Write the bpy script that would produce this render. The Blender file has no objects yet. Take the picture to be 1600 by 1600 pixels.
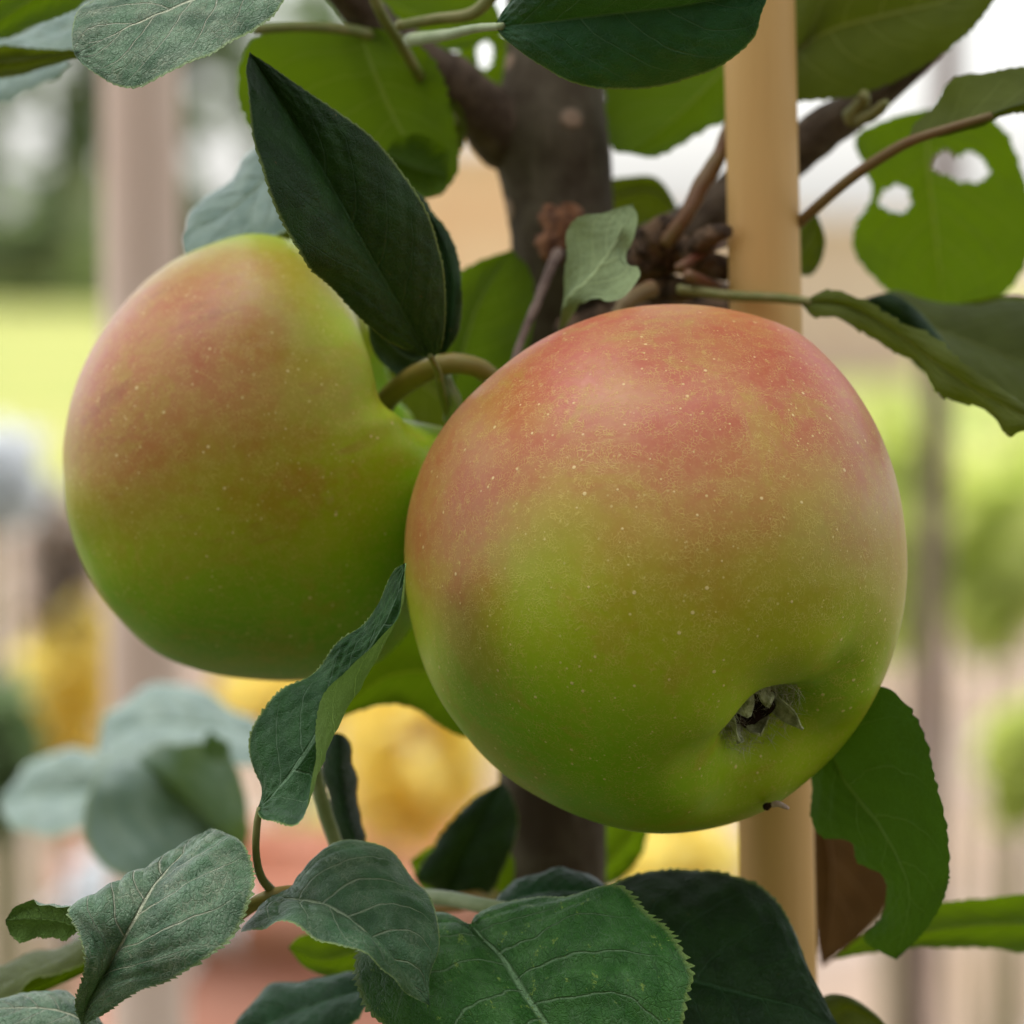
import bpy, math, random
import numpy as np
from mathutils import Vector, Matrix, noise as mnoise

random.seed(7)
rng = np.random.default_rng(7)
SC = bpy.context.scene
COL = SC.collection
R = math.radians

# ------------------------------------------------------------------ camera
CAM_H = 1.0
PITCH = R(3.5)
FOCUS = 0.725
SENS, LENS = 24.0, 100.0
cam_d = bpy.data.cameras.new('camera')
cam = bpy.data.objects.new('camera', cam_d)
COL.objects.link(cam)
cam.location = (0, 0, CAM_H)
cam.rotation_euler = (math.pi / 2 - PITCH, 0, 0)
cam_d.sensor_width = SENS
cam_d.sensor_fit = 'HORIZONTAL'
cam_d.lens = LENS
cam_d.clip_start = 0.02
cam_d.clip_end = 3000
cam_d.dof.use_dof = True
cam_d.dof.focus_distance = FOCUS
cam_d.dof.aperture_fstop = 9.5
cam_d.dof.aperture_blades = 0
SC.camera = cam

# ------------------------------------------------------------------ world, sun, exposure
SUN_EL, SUN_AZ = R(71), R(-38)          # azimuth measured from +Y towards +X
world = bpy.data.worlds.new('World')
SC.world = world
world.use_nodes = True
wn = world.node_tree
wn.nodes.clear()
sky = wn.nodes.new('ShaderNodeTexSky')
sky.sky_type = 'NISHITA'
sky.sun_disc = False
sky.sun_elevation = SUN_EL
sky.sun_rotation = SUN_AZ
sky.air_density = 1.0
sky.dust_density = 2.2
sky.ozone_density = 1.0
hs = wn.nodes.new('ShaderNodeHueSaturation')
hs.inputs['Saturation'].default_value = 0.24
bg = wn.nodes.new('ShaderNodeBackground')
bg.inputs['Strength'].default_value = 0.15
wo = wn.nodes.new('ShaderNodeOutputWorld')
wn.links.new(sky.outputs[0], hs.inputs['Color'])
wn.links.new(hs.outputs[0], bg.inputs['Color'])
wn.links.new(bg.outputs[0], wo.inputs['Surface'])

sun_d = bpy.data.lights.new('sun', 'SUN')
sun_d.energy = 1.3
sun_d.angle = R(55)
sun_d.color = (1.0, 0.98, 0.95)
sun = bpy.data.objects.new('sun', sun_d)
COL.objects.link(sun)
sdir = Vector((math.sin(SUN_AZ) * math.cos(SUN_EL), math.cos(SUN_AZ) * math.cos(SUN_EL), math.sin(SUN_EL)))
sun.rotation_euler = sdir.to_track_quat('Z', 'Y').to_euler()

vs = SC.view_settings
vs.view_transform = 'Standard'
vs.look = 'None'
vs.gamma = 1
vs.exposure = 1.2
SC.cycles.use_denoising = True
SC.cycles.max_bounces = 8
SC.cycles.transparent_max_bounces = 8

# ------------------------------------------------------------------ coordinates
CP, SP_ = math.cos(PITCH), math.sin(PITCH)
S = SENS / LENS
AX = np.array([1.0, 0, 0])
AY = np.array([0, SP_, CP])       # picture-up in the world
AZ = np.array([0, CP, -SP_])      # away from the camera
CL = np.array([0, 0, CAM_H])


def P(px, py, d):
    """the point in the place that stands at distance d behind photograph pixel px, py"""
    return CL + AX * ((px - 800) / 1600 * S * d) + AY * ((800 - py) / 1600 * S * d) + AZ * d


def Pz(px, py, zmm):
    return P(px, py, FOCUS + zmm / 1000.0)


def pxm(d):
    return S * d / 1600


def spline(pts, n, ts=None):
    """centripetal-like Catmull-Rom through pts, resampled evenly along its length (or at ts)"""
    p = np.asarray(pts, float)
    if len(p) == 2:
        t = np.linspace(0, 1, n)[:, None] if ts is None else np.asarray(ts)[:, None]
        return p[0] * (1 - t) + p[1] * t
    e0 = 2 * p[0] - p[1]
    e1 = 2 * p[-1] - p[-2]
    q = np.vstack([e0, p, e1])
    out = []
    k = 24
    for i in range(1, len(q) - 2):
        a, b, c, d = q[i - 1], q[i], q[i + 1], q[i + 2]
        t = np.linspace(0, 1, k, endpoint=False)[:, None]
        L = max(np.linalg.norm(c - b), 1e-9)
        m1 = (c - a) / max(np.linalg.norm(c - b) + np.linalg.norm(b - a), 1e-9) * L
        m2 = (d - b) / max(np.linalg.norm(d - c) + np.linalg.norm(c - b), 1e-9) * L
        out.append((2 * t**3 - 3 * t**2 + 1) * b + (t**3 - 2 * t**2 + t) * m1 + (-2 * t**3 + 3 * t**2) * c + (t**3 - t**2) * m2)
    out.append(p[-1:])
    o = np.vstack(out)
    s = np.concatenate([[0], np.cumsum(np.linalg.norm(np.diff(o[:, :min(3, o.shape[1])], axis=0), axis=1))])
    s /= s[-1]
    t = np.linspace(0, 1, n) if ts is None else np.asarray(ts)
    return np.stack([np.interp(t, s, o[:, j]) for j in range(o.shape[1])], 1)


# ------------------------------------------------------------------ object helpers
ORG = {}


def link(name, verts, faces, mats, parent=None, origin=None, smooth=True, uv=None, uv2=None, attrs=None, kind=None, label=None):
    verts = np.asarray(verts, float)
    if origin is None:
        origin = verts.mean(0)
    origin = np.asarray(origin, float)
    me = bpy.data.meshes.new(name)
    faces = [tuple(map(int, f)) for f in faces]
    me.from_pydata((verts - origin).tolist(), [], faces)
    if not isinstance(mats, (list, tuple)):
        mats = [mats]
    for m in mats:
        me.materials.append(m)
    if smooth:
        me.polygons.foreach_set('use_smooth', [True] * len(me.polygons))
    li = np.empty(len(me.loops), dtype=np.int64)
    me.loops.foreach_get('vertex_index', li)
    for nm, arr in (('UVMap', uv), ('metric', uv2)):
        if arr is not None:
            l = me.uv_layers.new(name=nm)
            l.data.foreach_set('uv', np.asarray(arr, np.float32)[li].ravel())
    for nm, arr in (attrs or {}).items():
        arr = np.asarray(arr, np.float32)
        if arr.ndim == 1:
            a = me.attributes.new(nm, 'FLOAT', 'POINT')
            a.data.foreach_set('value', arr)
        else:
            a = me.attributes.new(nm, 'FLOAT_COLOR', 'POINT')
            a.data.foreach_set('color', np.concatenate([arr, np.ones((len(arr), 1), np.float32)], 1).ravel())
    me.update()
    o = bpy.data.objects.new(name, me)
    COL.objects.link(o)
    po = np.zeros(3)
    if parent is not None:
        o.parent = parent
        po = ORG[parent.name]
    o.location = (origin - po).tolist()
    ORG[o.name] = origin
    if kind:
        o['kind'] = kind
    if label:
        o['label'] = label
    return o


def empty(name, loc, label, cat, group=None):
    o = bpy.data.objects.new(name, None)
    COL.objects.link(o)
    o.empty_display_size = 0.02
    o.location = tuple(loc)
    ORG[o.name] = np.asarray(loc, float)
    o['label'] = label
    o['category'] = cat
    if group:
        o['group'] = group
    return o


def tag(o, label, cat, group=None):
    o['label'] = label
    o['category'] = cat
    if group:
        o['group'] = group
    return o


def grid_faces(nu, nv, closed=False):
    f = []
    for i in range(nu - 1):
        for j in range(nv if closed else nv - 1):
            a = i * nv + j
            b = i * nv + (j + 1) % nv
            f.append((a, b, b + nv, a + nv))
    return f


def tube_data(path, rad, ns=14, lump=0.0, lumpf=300.0, seed=0, knots=(), squash=None):
    """path (n,3), rad (n,) -> verts, faces, uv with closed ends"""
    n = len(path)
    tan = np.gradient(path, axis=0)
    tan /= np.linalg.norm(tan, axis=1)[:, None]
    up = np.array([0.13, 1, 0.21])
    verts, uv = [], []
    prev = None
    L = 0
    for i in range(n):
        t = tan[i]
        if prev is None:
            s = np.cross(t, up)
        else:
            s = prev - t * np.dot(prev, t)
        s /= np.linalg.norm(s)
        prev = s
        b = np.cross(t, s)
        if i:
            L += np.linalg.norm(path[i] - path[i - 1])
        for j in range(ns):
            a = 2 * math.pi * j / ns
            dirv = s * math.cos(a) + b * math.sin(a)
            r = rad[i]
            if lump:
                q = path[i] + dirv * r
                r *= 1 + lump * mnoise.noise(Vector((q * lumpf + seed * 7.3).tolist())) + 0.5 * lump * mnoise.noise(Vector((q * lumpf * 2.7 + seed * 3.1).tolist()))
            for (kp, kr, kh) in knots:
                q = path[i] + dirv * rad[i]
                dd = np.linalg.norm(q - kp)
                r += kh * math.exp(-(dd / kr) ** 2)
            verts.append(path[i] + dirv * r)
            uv.append((j / ns, L))
    f = grid_faces(n, ns, True)
    verts.append(path[0] - tan[0] * rad[0] * 0.3)
    verts.append(path[-1] + tan[-1] * rad[-1] * 0.3)
    uv += [(0, 0), (0, L)]
    a, c = n * ns, n * ns + 1
    for j in range(ns):
        f.append((a, (j + 1) % ns, j))
        f.append((c, (n - 1) * ns + j, (n - 1) * ns + (j + 1) % ns))
    return verts, f, uv


def tube_px(name, pts, mat, parent, n=40, ns=14, lump=0.0, lumpf=300.0, seed=0, knots=(), label=None):
    """pts: (px, py, z mm, radius in px) along the stem"""
    q = [list(Pz(x, y, z)) + [r * pxm(FOCUS + z / 1000)] for x, y, z, r in pts]
    s = spline(q, n)
    v, f, uv = tube_data(s[:, :3], s[:, 3], ns, lump, lumpf, seed, knots)
    return link(name, v, f, mat, parent, origin=s[0, :3], uv=uv, label=label)


# ------------------------------------------------------------------ material helpers
class NT:
    def __init__(self, name):
        self.m = bpy.data.materials.new(name)
        self.m.use_nodes = True
        self.t = self.m.node_tree
        self.t.nodes.clear()
        self.out = self.t.nodes.new('ShaderNodeOutputMaterial')

    def n(self, typ, **kw):
        nd = self.t.nodes.new('ShaderNode' + typ)
        for k, v in kw.items():
            setattr(nd, k, v)
        return nd

    def set(self, sock, v):
        if isinstance(v, bpy.types.NodeSocket):
            self.t.links.new(v, sock)
        elif v is not None:
            if isinstance(v, (tuple, list)) and len(v) == 3 and sock.type == 'RGBA':
                v = (*v, 1)
            sock.default_value = v

    def math(self, op, a, b=None, c=None, clamp=False):
        nd = self.n('Math', operation=op)
        nd.use_clamp = clamp
        self.set(nd.inputs[0], a)
        if b is not None:
            self.set(nd.inputs[1], b)
        if c is not None:
            self.set(nd.inputs[2], c)
        return nd.outputs[0]

    def mix(self, fac, a, b, mode='MIX'):
        nd = self.n('Mix', data_type='RGBA', blend_type=mode)
        self.set(nd.inputs[0], fac)
        self.set(nd.inputs[6], a)
        self.set(nd.inputs[7], b)
        return nd.outputs[2]

    def mixf(self, fac, a, b):
        nd = self.n('Mix', data_type='FLOAT')
        self.set(nd.inputs[0], fac)
        self.set(nd.inputs[2], a)
        self.set(nd.inputs[3], b)
        return nd.outputs[0]

    def ramp(self, v, lo, hi, a=0.0, b=1.0):
        nd = self.n('MapRange', interpolation_type='SMOOTHSTEP')
        self.set(nd.inputs[0], v)
        self.set(nd.inputs[1], lo)
        self.set(nd.inputs[2], hi)
        self.set(nd.inputs[3], a)
        self.set(nd.inputs[4], b)
        return nd.outputs[0]

    def noise(self, vec, scale, detail=2.0, rough=0.5, dist=0.0):
        nd = self.n('TexNoise')
        self.set(nd.inputs['Vector'], vec)
        nd.inputs['Scale'].default_value = scale
        nd.inputs['Detail'].default_value = detail
        nd.inputs['Roughness'].default_value = rough
        nd.inputs['Distortion'].default_value = dist
        return nd.outputs[0]

    def voro(self, vec, scale, feature='F1', out=0, rand=1.0):
        nd = self.n('TexVoronoi', feature=feature)
        self.set(nd.inputs['Vector'], vec)
        nd.inputs['Scale'].default_value = scale
        nd.inputs['Randomness'].default_value = rand
        return nd.outputs[out]

    def mapping(self, vec, scale=(1, 1, 1), rot=(0, 0, 0), loc=(0, 0, 0)):
        nd = self.n('Mapping')
        self.set(nd.inputs['Vector'], vec)
        nd.inputs['Scale'].default_value = scale
        nd.inputs['Rotation'].default_value = rot
        nd.inputs['Location'].default_value = loc
        return nd.outputs[0]

    def bump(self, h, strength, dist, normal=None):
        nd = self.n('Bump')
        self.set(nd.inputs['Height'], h)
        nd.inputs['Strength'].default_value = strength
        nd.inputs['Distance'].default_value = dist
        if normal is not None:
            self.set(nd.inputs['Normal'], normal)
        return nd.outputs[0]

    def principled(self, color, rough, spec=0.5, normal=None, sheen=0.0, sheen_rough=0.4, sheen_tint=(1, 1, 1), coat=0.0, coat_rough=0.2, sss=0.0):
        nd = self.n('BsdfPrincipled')
        self.set(nd.inputs['Base Color'], color)
        self.set(nd.inputs['Roughness'], rough)
        self.set(nd.inputs['Specular IOR Level'], spec)
        if normal is not None:
            self.set(nd.inputs['Normal'], normal)
        self.set(nd.inputs['Sheen Weight'], sheen)
        nd.inputs['Sheen Roughness'].default_value = sheen_rough
        self.set(nd.inputs['Sheen Tint'], sheen_tint)
        self.set(nd.inputs['Coat Weight'], coat)
        nd.inputs['Coat Roughness'].default_value = coat_rough
        if sss:
            nd.inputs['Subsurface Weight'].default_value = sss
            nd.inputs['Subsurface Radius'].default_value = (0.004, 0.003, 0.001)
            nd.inputs['Subsurface Scale'].default_value = 1.0
        return nd.outputs[0]

    def done(self, sh):
        self.t.links.new(sh, self.out.inputs[0])
        return self.m


NV = 7.0          # side veins to a half blade


def leaf_mat(name, top, top2, under, vein=(0.16, 0.2, 0.08), vein_amt=0.5, rough=0.42, spec=0.45, sheen=0.25,
             trans=0.22, trans_col=(0.20, 0.34, 0.02), bump=1.0, spots=0.0, spot_col=(0.22, 0.34, 0.06), spot_lim=0.60, simple=False, dust=0.0, seed=0.0):
    t = NT(name)
    uvn = t.n('UVMap', uv_map='UVMap')
    sep = t.n('SeparateXYZ')
    t.set(sep.inputs[0], uvn.outputs[0])
    u, v = sep.outputs[0], sep.outputs[1]
    met = t.mapping(t.n('UVMap', uv_map='metric').outputs[0], loc=(seed, seed * .7, 0))
    vs_ = t.math('MULTIPLY_ADD', v, 2.0, -1.0)
    av = t.math('ABSOLUTE', vs_)
    sg = t.math('GREATER_THAN', vs_, 0.0)
    wob = t.noise(met, 1.1, 2)
    f = t.math('SUBTRACT', u, t.math('MULTIPLY', av, 0.24))
    f = t.math('SUBTRACT', f, t.math('MULTIPLY', t.math('MULTIPLY', av, av), 0.07))
    f = t.math('MULTIPLY_ADD', f, NV, t.math('MULTIPLY_ADD', sg, 0.42, t.math('MULTIPLY', wob, 0.5)))
    tri = t.math('PINGPONG', f, 0.5)                       # 0 on a side vein
    sidew = t.math('MULTIPLY_ADD', av, -0.012, 0.020)
    side = t.ramp(tri, t.math('MULTIPLY', sidew, 0.5), t.math('MULTIPLY', sidew, 2.6), 1, 0)
    side = t.math('MULTIPLY', side, t.ramp(av, 0.62, 1.0, 1, 0.0))
    midw = t.math('MULTIPLY_ADD', u, -0.028, 0.036)
    mid = t.ramp(av, t.math('MULTIPLY', midw, 0.5), t.math('MULTIPLY', midw, 1.5), 1, 0)
    warp = t.n('VectorMath', operation='ADD')
    t.set(warp.inputs[0], met)
    nz = t.n('TexNoise')
    t.set(nz.inputs['Vector'], met)
    nz.inputs['Scale'].default_value = 5
    sc_ = t.n('VectorMath', operation='SCALE')
    t.set(sc_.inputs[0], nz.outputs[1])
    sc_.inputs['Scale'].default_value = 0.18
    t.set(warp.inputs[1], sc_.outputs[0])
    vd = t.voro(warp.outputs[0], 7.5, 'DISTANCE_TO_EDGE')
    net = t.ramp(vd, 0.0, 0.10, 1, 0)
    vd2 = t.voro(warp.outputs[0], 19.0, 'DISTANCE_TO_EDGE')
    net2 = t.ramp(vd2, 0.0, 0.16, 1, 0)
    patch = t.noise(met, 1.6, 3)
    fine = t.noise(met, 42.0, 3, 0.7)
    netmask = t.ramp(t.noise(met, 2.3, 2), 0.4, 0.66)
    colr = t.mix(t.ramp(patch, 0.40, 0.60), top, top2)
    colr = t.mix(t.ramp(fine, 0.50, 0.72, 0, 0.30), colr, tuple(min(1, c * 1.9 + 0.002) for c in top2))
    if not simple:
        colr = t.mix(t.math('MULTIPLY', net, t.math('MULTIPLY', netmask, 0.42 * vein_amt)), colr, vein)
        colr = t.mix(t.math('MULTIPLY', net2, t.math('MULTIPLY', netmask, 0.28 * vein_amt)), colr, vein)
    colr = t.mix(t.math('MULTIPLY', side, 1.0 * vein_amt), colr, vein)
    colr = t.mix(t.math('MULTIPLY', mid, min(1, 1.1 * vein_amt)), colr, tuple(min(1, c * 1.35) for c in vein))
    if spots:
        sp = t.ramp(t.noise(met, 3.3, 4, 0.75), spot_lim, spot_lim + 0.04)
        sp = t.math('MULTIPLY', sp, t.ramp(t.noise(met, 17.0, 2), 0.42, 0.56))
        colr = t.mix(t.math('MULTIPLY', sp, spots), colr, spot_col)
    # pale worn rim of the teeth
    rim = t.ramp(av, 0.955, 0.995)
    colr = t.mix(t.math('MULTIPLY', rim, 0.8), colr, tuple(min(1, 0.35 * a_ + 0.65 * b_) for a_, b_ in zip(top2, (0.30, 0.38, 0.10))))
    if dust:
        colr = t.mix(t.math('MULTIPLY', t.ramp(t.noise(met, 2.2, 2), 0.35, 0.65, 0.15, 1.0), t.ramp(t.noise(met, 22.0, 4, 0.75), 0.42, 0.62, 0.25 * dust, 1.6 * dust)), colr, (0.32, 0.40, 0.27))
    und = t.mix(t.ramp(patch, 0.35, 0.7), under, tuple(c * 0.75 for c in under))
    und = t.mix(t.math('MULTIPLY', side, 0.65), und, tuple(min(1, c * 2.0 + 0.03) for c in under))
    und = t.mix(t.math('MULTIPLY', mid, 0.85), und, tuple(min(1, c * 2.2 + 0.05) for c in under))
    if not simple:
        und = t.mix(t.math('MULTIPLY', net, 0.22), und, tuple(min(1, c * 1.7 + 0.02) for c in under))
    back = t.n('NewGeometry').outputs['Backfacing']
    colf = t.mix(back, colr, und)
    # grooves on the face, ridges on the back: the bump node flips with the side by itself
    h = t.math('MULTIPLY', side, -0.7)
    h = t.math('MULTIPLY_ADD', mid, -1.0, h)
    h = t.math('MULTIPLY_ADD', net, -0.24, h)
    h = t.math('MULTIPLY_ADD', net2, -0.16, h)
    h = t.math('MULTIPLY_ADD', fine, 0.22, h)
    nrm = t.bump(h, 0.75 * bump, 0.00045)
    rr = t.mixf(back, t.math('MULTIPLY_ADD', fine, 0.2, rough - 0.1), 0.68)
    pr = t.principled(colf, rr, t.mixf(back, spec * 0.75, 0.15), nrm, sheen=t.mixf(back, sheen * 0.15, sheen * 0.1), sheen_rough=0.45, sheen_tint=(0.85, 1.0, 0.9))
    tr = t.n('BsdfTranslucent')
    tcol = t.mix(t.math('MAXIMUM', t.math('MULTIPLY', side, 0.35), t.math('MULTIPLY', mid, 0.5)), trans_col, (trans_col[0] * 1.25, trans_col[1] * 0.8, trans_col[2]))
    t.set(tr.inputs[0], tcol)
    ms = t.n('MixShader')
    ms.inputs[0].default_value = trans
    t.t.links.new(pr, ms.inputs[1])
    t.t.links.new(tr.outputs[0], ms.inputs[2])
    return t.done(ms.outputs[0])


def plain_mat(name, c1, c2, scale=60, rough=0.7, spec=0.3, bump=0.3, bdist=0.0005, stretch=(1, 1, 1), lo=0.35, hi=0.65, sheen=0, trans=0, detail=4):
    t = NT(name)
    co = t.mapping(t.n('TexCoord').outputs['Object'], scale=stretch)
    nz = t.noise(co, scale, detail, 0.6)
    c = t.mix(t.ramp(nz, lo, hi), c1, c2)
    nrm = t.bump(t.noise(co, scale * 3, 3, 0.6), bump, bdist)
    pr = t.principled(c, rough, spec, nrm, sheen=sheen)
    if not trans:
        return t.done(pr)
    tr = t.n('BsdfTranslucent')
    t.set(tr.inputs[0], c)
    ms = t.n('MixShader')
    ms.inputs[0].default_value = trans
    t.t.links.new(pr, ms.inputs[1])
    t.t.links.new(tr.outputs[0], ms.inputs[2])
    return t.done(ms.outputs[0])


def apple_mat(name, seed, stripe=0.0, axis=(0, 0, 1), streak_amt=0.0):
    """vertex colour 'skin' gives ground colour and blush of the fruit; lenticels, scarf skin and russet are added here"""
    t = NT(name)
    co = t.mapping(t.n('TexCoord').outputs['Object'], loc=(seed, seed * 2, 0))
    at = t.n('Attribute', attribute_name='skin')
    rd = t.n('Attribute', attribute_name='blush').outputs['Fac']
    col = at.outputs['Color']
    # mottled blush
    m1 = t.noise(co, 90, 4, 0.65)
    m2 = t.noise(co, 420, 3, 0.7)
    col = t.mix(t.math('MULTIPLY', t.ramp(m1, 0.42, 0.72), t.math('MULTIPLY_ADD', rd, 0.60, 0.04)), col, (0.38, 0.050, 0.018))
    col = t.mix(t.math('MULTIPLY', t.ramp(m1, 0.55, 0.30), 0.22), col, (0.42, 0.32, 0.03))
    m0 = t.noise(t.mapping(co, scale=(1, 1, 1.3)), 48, 6, 0.72, 0.6)
    col = t.mix(t.math('MULTIPLY', t.ramp(m0, 0.50, 0.62), t.math('MULTIPLY', t.ramp(rd, 0.1, 0.8), 0.55)), col, (0.38, 0.080, 0.028))
    col = t.mix(t.math('MULTIPLY', t.ramp(m0, 0.47, 0.36), 0.38), col, (0.37, 0.27, 0.02))
    m9 = t.noise(t.mapping(co, scale=(1, 2.6, 1), rot=(0.4, 0.9, 0.3)), 120, 5, 0.75, 1.2)
    col = t.mix(t.ramp(m9, 0.64, 0.70, 0, 0.30), col, (0.46, 0.34, 0.12))
    # blush streaks that follow the meridians
    ua = t.n('UVMap', uv_map='UVMap').outputs[0]
    st = t.noise(t.mapping(ua, scale=(46, 5.0, 1), loc=(seed, 0, 0)), 1.0, 3, 0.6)
    if streak_amt:
        k = t.math('MULTIPLY', t.ramp(st, 0.58, 0.68), t.math('MULTIPLY', t.ramp(rd, 0.12, 0.5), streak_amt))
        col = t.mix(k, col, (0.30, 0.085, 0.03))
    # fine scarf skin: short pale threads
    wv = t.n('VectorMath', operation='ADD')
    nz = t.n('TexNoise')
    t.set(nz.inputs['Vector'], co)
    nz.inputs['Scale'].default_value = 260
    nz.inputs['Detail'].default_value = 2
    s2 = t.n('VectorMath', operation='SCALE')
    t.set(s2.inputs[0], nz.outputs[1])
    s2.inputs['Scale'].default_value = 0.0045
    t.set(wv.inputs[0], co)
    t.set(wv.inputs[1], s2.outputs[0])
    th = t.voro(wv.outputs[0], 1500, 'DISTANCE_TO_EDGE')
    thm = t.math('MULTIPLY', t.ramp(th, 0.0, 0.10, 1, 0), t.ramp(m2, 0.38, 0.60))
    col = t.mix(t.math('MULTIPLY', thm, 0.48), col, (0.58, 0.46, 0.10))
    col = t.mix(t.math('MULTIPLY', t.ramp(t.noise(co, 1500, 2), 0.5, 0.75), 0.10), col, (0.62, 0.42, 0.12))
    # lenticels
    def dots(scale, r0, r1, keep, seedo):
        vn = t.n('TexVoronoi', feature='F1')
        t.set(vn.inputs['Vector'], t.mapping(co, loc=(seedo, 0, 0)))
        vn.inputs['Scale'].default_value = scale
        sp = t.n('SeparateColor')
        t.set(sp.inputs[0], vn.outputs['Color'])
        size = t.math('MULTIPLY_ADD', sp.outputs[1], r1 - r0, r0)
        d = t.ramp(vn.outputs['Distance'], t.math('MULTIPLY', size, 0.55), size, 1, 0)
        return t.math('MULTIPLY', d, t.math('GREATER_THAN', sp.outputs[0], keep))
    d1 = dots(340, 0.05, 0.15, 0.10, 0.0)
    d2 = dots(760, 0.10, 0.24, 0.35, 0.3)
    d3 = dots(300, 0.03, 0.06, 0.93, 0.9)
    col = t.mix(t.math('MULTIPLY', d1, 0.7), col, (0.78, 0.62, 0.27))
    col = t.mix(t.math('MULTIPLY', d2, t.ramp(m1, 0.42, 0.60, 0.12, 0.6)), col, (0.72, 0.62, 0.24))
    col = t.mix(t.math('MULTIPLY', d3, 0.8), col, (0.03, 0.018, 0.01))
    rus = t.n('Attribute', attribute_name='russet').outputs['Fac']
    col = t.mix(rus, col, t.mix(t.noise(co, 300, 3), (0.20, 0.19, 0.10), (0.32, 0.29, 0.17)))
    h = t.math('MULTIPLY_ADD', m2, 0.35, t.math('MULTIPLY', d1, 0.5))
    h = t.math('MULTIPLY_ADD', thm, 0.25, h)
    nrm = t.bump(h, 0.35, 0.0003, t.bump(t.noise(co, 55, 2), 0.25, 0.0016))
    rough = t.math('MULTIPLY_ADD', m2, 0.16, 0.34)
    pr = t.principled(col, rough, 0.34, nrm, sheen=0.0, sheen_rough=0.35, coat=0.0, sss=0.05)
    return t.done(pr)


# ------------------------------------------------------------------ materials
M = {}
M['dark'] = leaf_mat('leaf_dark', (0.004, 0.022, 0.002), (0.009, 0.036, 0.004), (0.05, 0.09, 0.03), vein=(0.03, 0.08, 0.03), vein_amt=0.4,
                     rough=0.46, spec=0.3, sheen=0.0, spots=0.6, spot_col=(0.26, 0.14, 0.05), spot_lim=0.67, trans=0.06, trans_col=(0.06, 0.12, 0.01))
M['deep'] = leaf_mat('leaf_deep', (0.004, 0.034, 0.008), (0.010, 0.055, 0.016), (0.15, 0.23, 0.075), vein=(0.07, 0.14, 0.07), vein_amt=0.5,
                     rough=0.44, spec=0.24, sheen=0.0, trans=0.08, trans_col=(0.08, 0.2, 0.012), seed=3)
M['mid'] = leaf_mat('leaf_mid', (0.018, 0.095, 0.009), (0.045, 0.150, 0.026), (0.13, 0.19, 0.07), vein=(0.16, 0.28, 0.13), vein_amt=0.8,
                    rough=0.42, spec=0.36, sheen=0.1, trans=0.10, trans_col=(0.08, 0.24, 0.012), spots=0.9, bump=1.6, seed=5)
M['grey'] = leaf_mat('leaf_grey', (0.014, 0.064, 0.018), (0.062, 0.145, 0.064), (0.16, 0.28, 0.06), vein=(0.36, 0.38, 0.25), vein_amt=0.9,
                     rough=0.42, spec=0.42, sheen=0.3, trans=0.06, trans_col=(0.10, 0.20, 0.03), bump=1.6, dust=0.28, seed=9)
M['twist'] = leaf_mat('leaf_twisted', (0.007, 0.045, 0.007), (0.017, 0.070, 0.014), (0.26, 0.40, 0.12), vein=(0.11, 0.19, 0.10), vein_amt=0.6,
                      rough=0.44, spec=0.24, sheen=0.0, trans=0.10, trans_col=(0.12, 0.25, 0.02), seed=3)
M['teal'] = leaf_mat('leaf_teal', (0.105, 0.180, 0.145), (0.20, 0.285, 0.24), (0.16, 0.22, 0.10), vein=(0.06, 0.10, 0.045), vein_amt=0.9,
                     rough=0.42, spec=0.5, sheen=0.5, trans=0.1, dust=0.3, simple=True, seed=2)
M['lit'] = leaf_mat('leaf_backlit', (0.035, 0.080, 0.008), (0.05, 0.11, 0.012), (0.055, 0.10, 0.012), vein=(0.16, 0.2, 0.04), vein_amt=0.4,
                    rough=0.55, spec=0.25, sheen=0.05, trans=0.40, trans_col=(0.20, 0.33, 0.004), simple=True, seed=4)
M['olive'] = leaf_mat('leaf_underside', (0.055, 0.070, 0.012), (0.07, 0.09, 0.018), (0.085, 0.105, 0.020), vein=(0.14, 0.17, 0.05), vein_amt=0.5,
                      rough=0.55, spec=0.25, sheen=0.1, trans=0.26, trans_col=(0.18, 0.24, 0.006), simple=True, seed=6)
M['pale'] = leaf_mat('leaf_pale', (0.16, 0.24, 0.10), (0.20, 0.28, 0.12), (0.24, 0.31, 0.15), vein=(0.3, 0.35, 0.2), vein_amt=0.5,
                     rough=0.6, spec=0.25, sheen=0.3, trans=0.15, trans_col=(0.3, 0.4, 0.1), seed=8)
M['brown'] = leaf_mat('leaf_withered', (0.10, 0.058, 0.018), (0.12, 0.066, 0.020), (0.12, 0.064, 0.018), vein=(0.12, 0.06, 0.02), vein_amt=0.4,
                      rough=0.6, spec=0.15, sheen=0.0, trans=0.12, trans_col=(0.12, 0.05, 0.01), simple=True, seed=14)
M['mid2'] = leaf_mat('leaf_shaded', (0.020, 0.06, 0.010), (0.03, 0.08, 0.014), (0.035, 0.085, 0.014), vein=(0.16, 0.2, 0.04), vein_amt=0.5,
                     rough=0.55, spec=0.25, sheen=0.05, trans=0.24, trans_col=(0.10, 0.22, 0.006), seed=4)
M['sharp2'] = leaf_mat('leaf_green_grey', (0.008, 0.050, 0.014), (0.026, 0.090, 0.034), (0.13, 0.19, 0.07), vein=(0.24, 0.30, 0.18), vein_amt=0.7,
                       rough=0.44, spec=0.42, sheen=0.3, trans=0.12, bump=1.3, dust=0.10, seed=15)
M['petiole'] = plain_mat('petiole_green', (0.13, 0.15, 0.030), (0.20, 0.19, 0.06), 150, 0.55, 0.35, 0.2)
M['petiole_pale'] = plain_mat('petiole_pale', (0.21, 0.27, 0.11), (0.28, 0.33, 0.16), 150, 0.6, 0.3, 0.2, sheen=0.3)
M['petiole_red'] = plain_mat('petiole_red', (0.15, 0.045, 0.022), (0.16, 0.11, 0.035), 40, 0.5, 0.35, 0.2)
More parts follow.
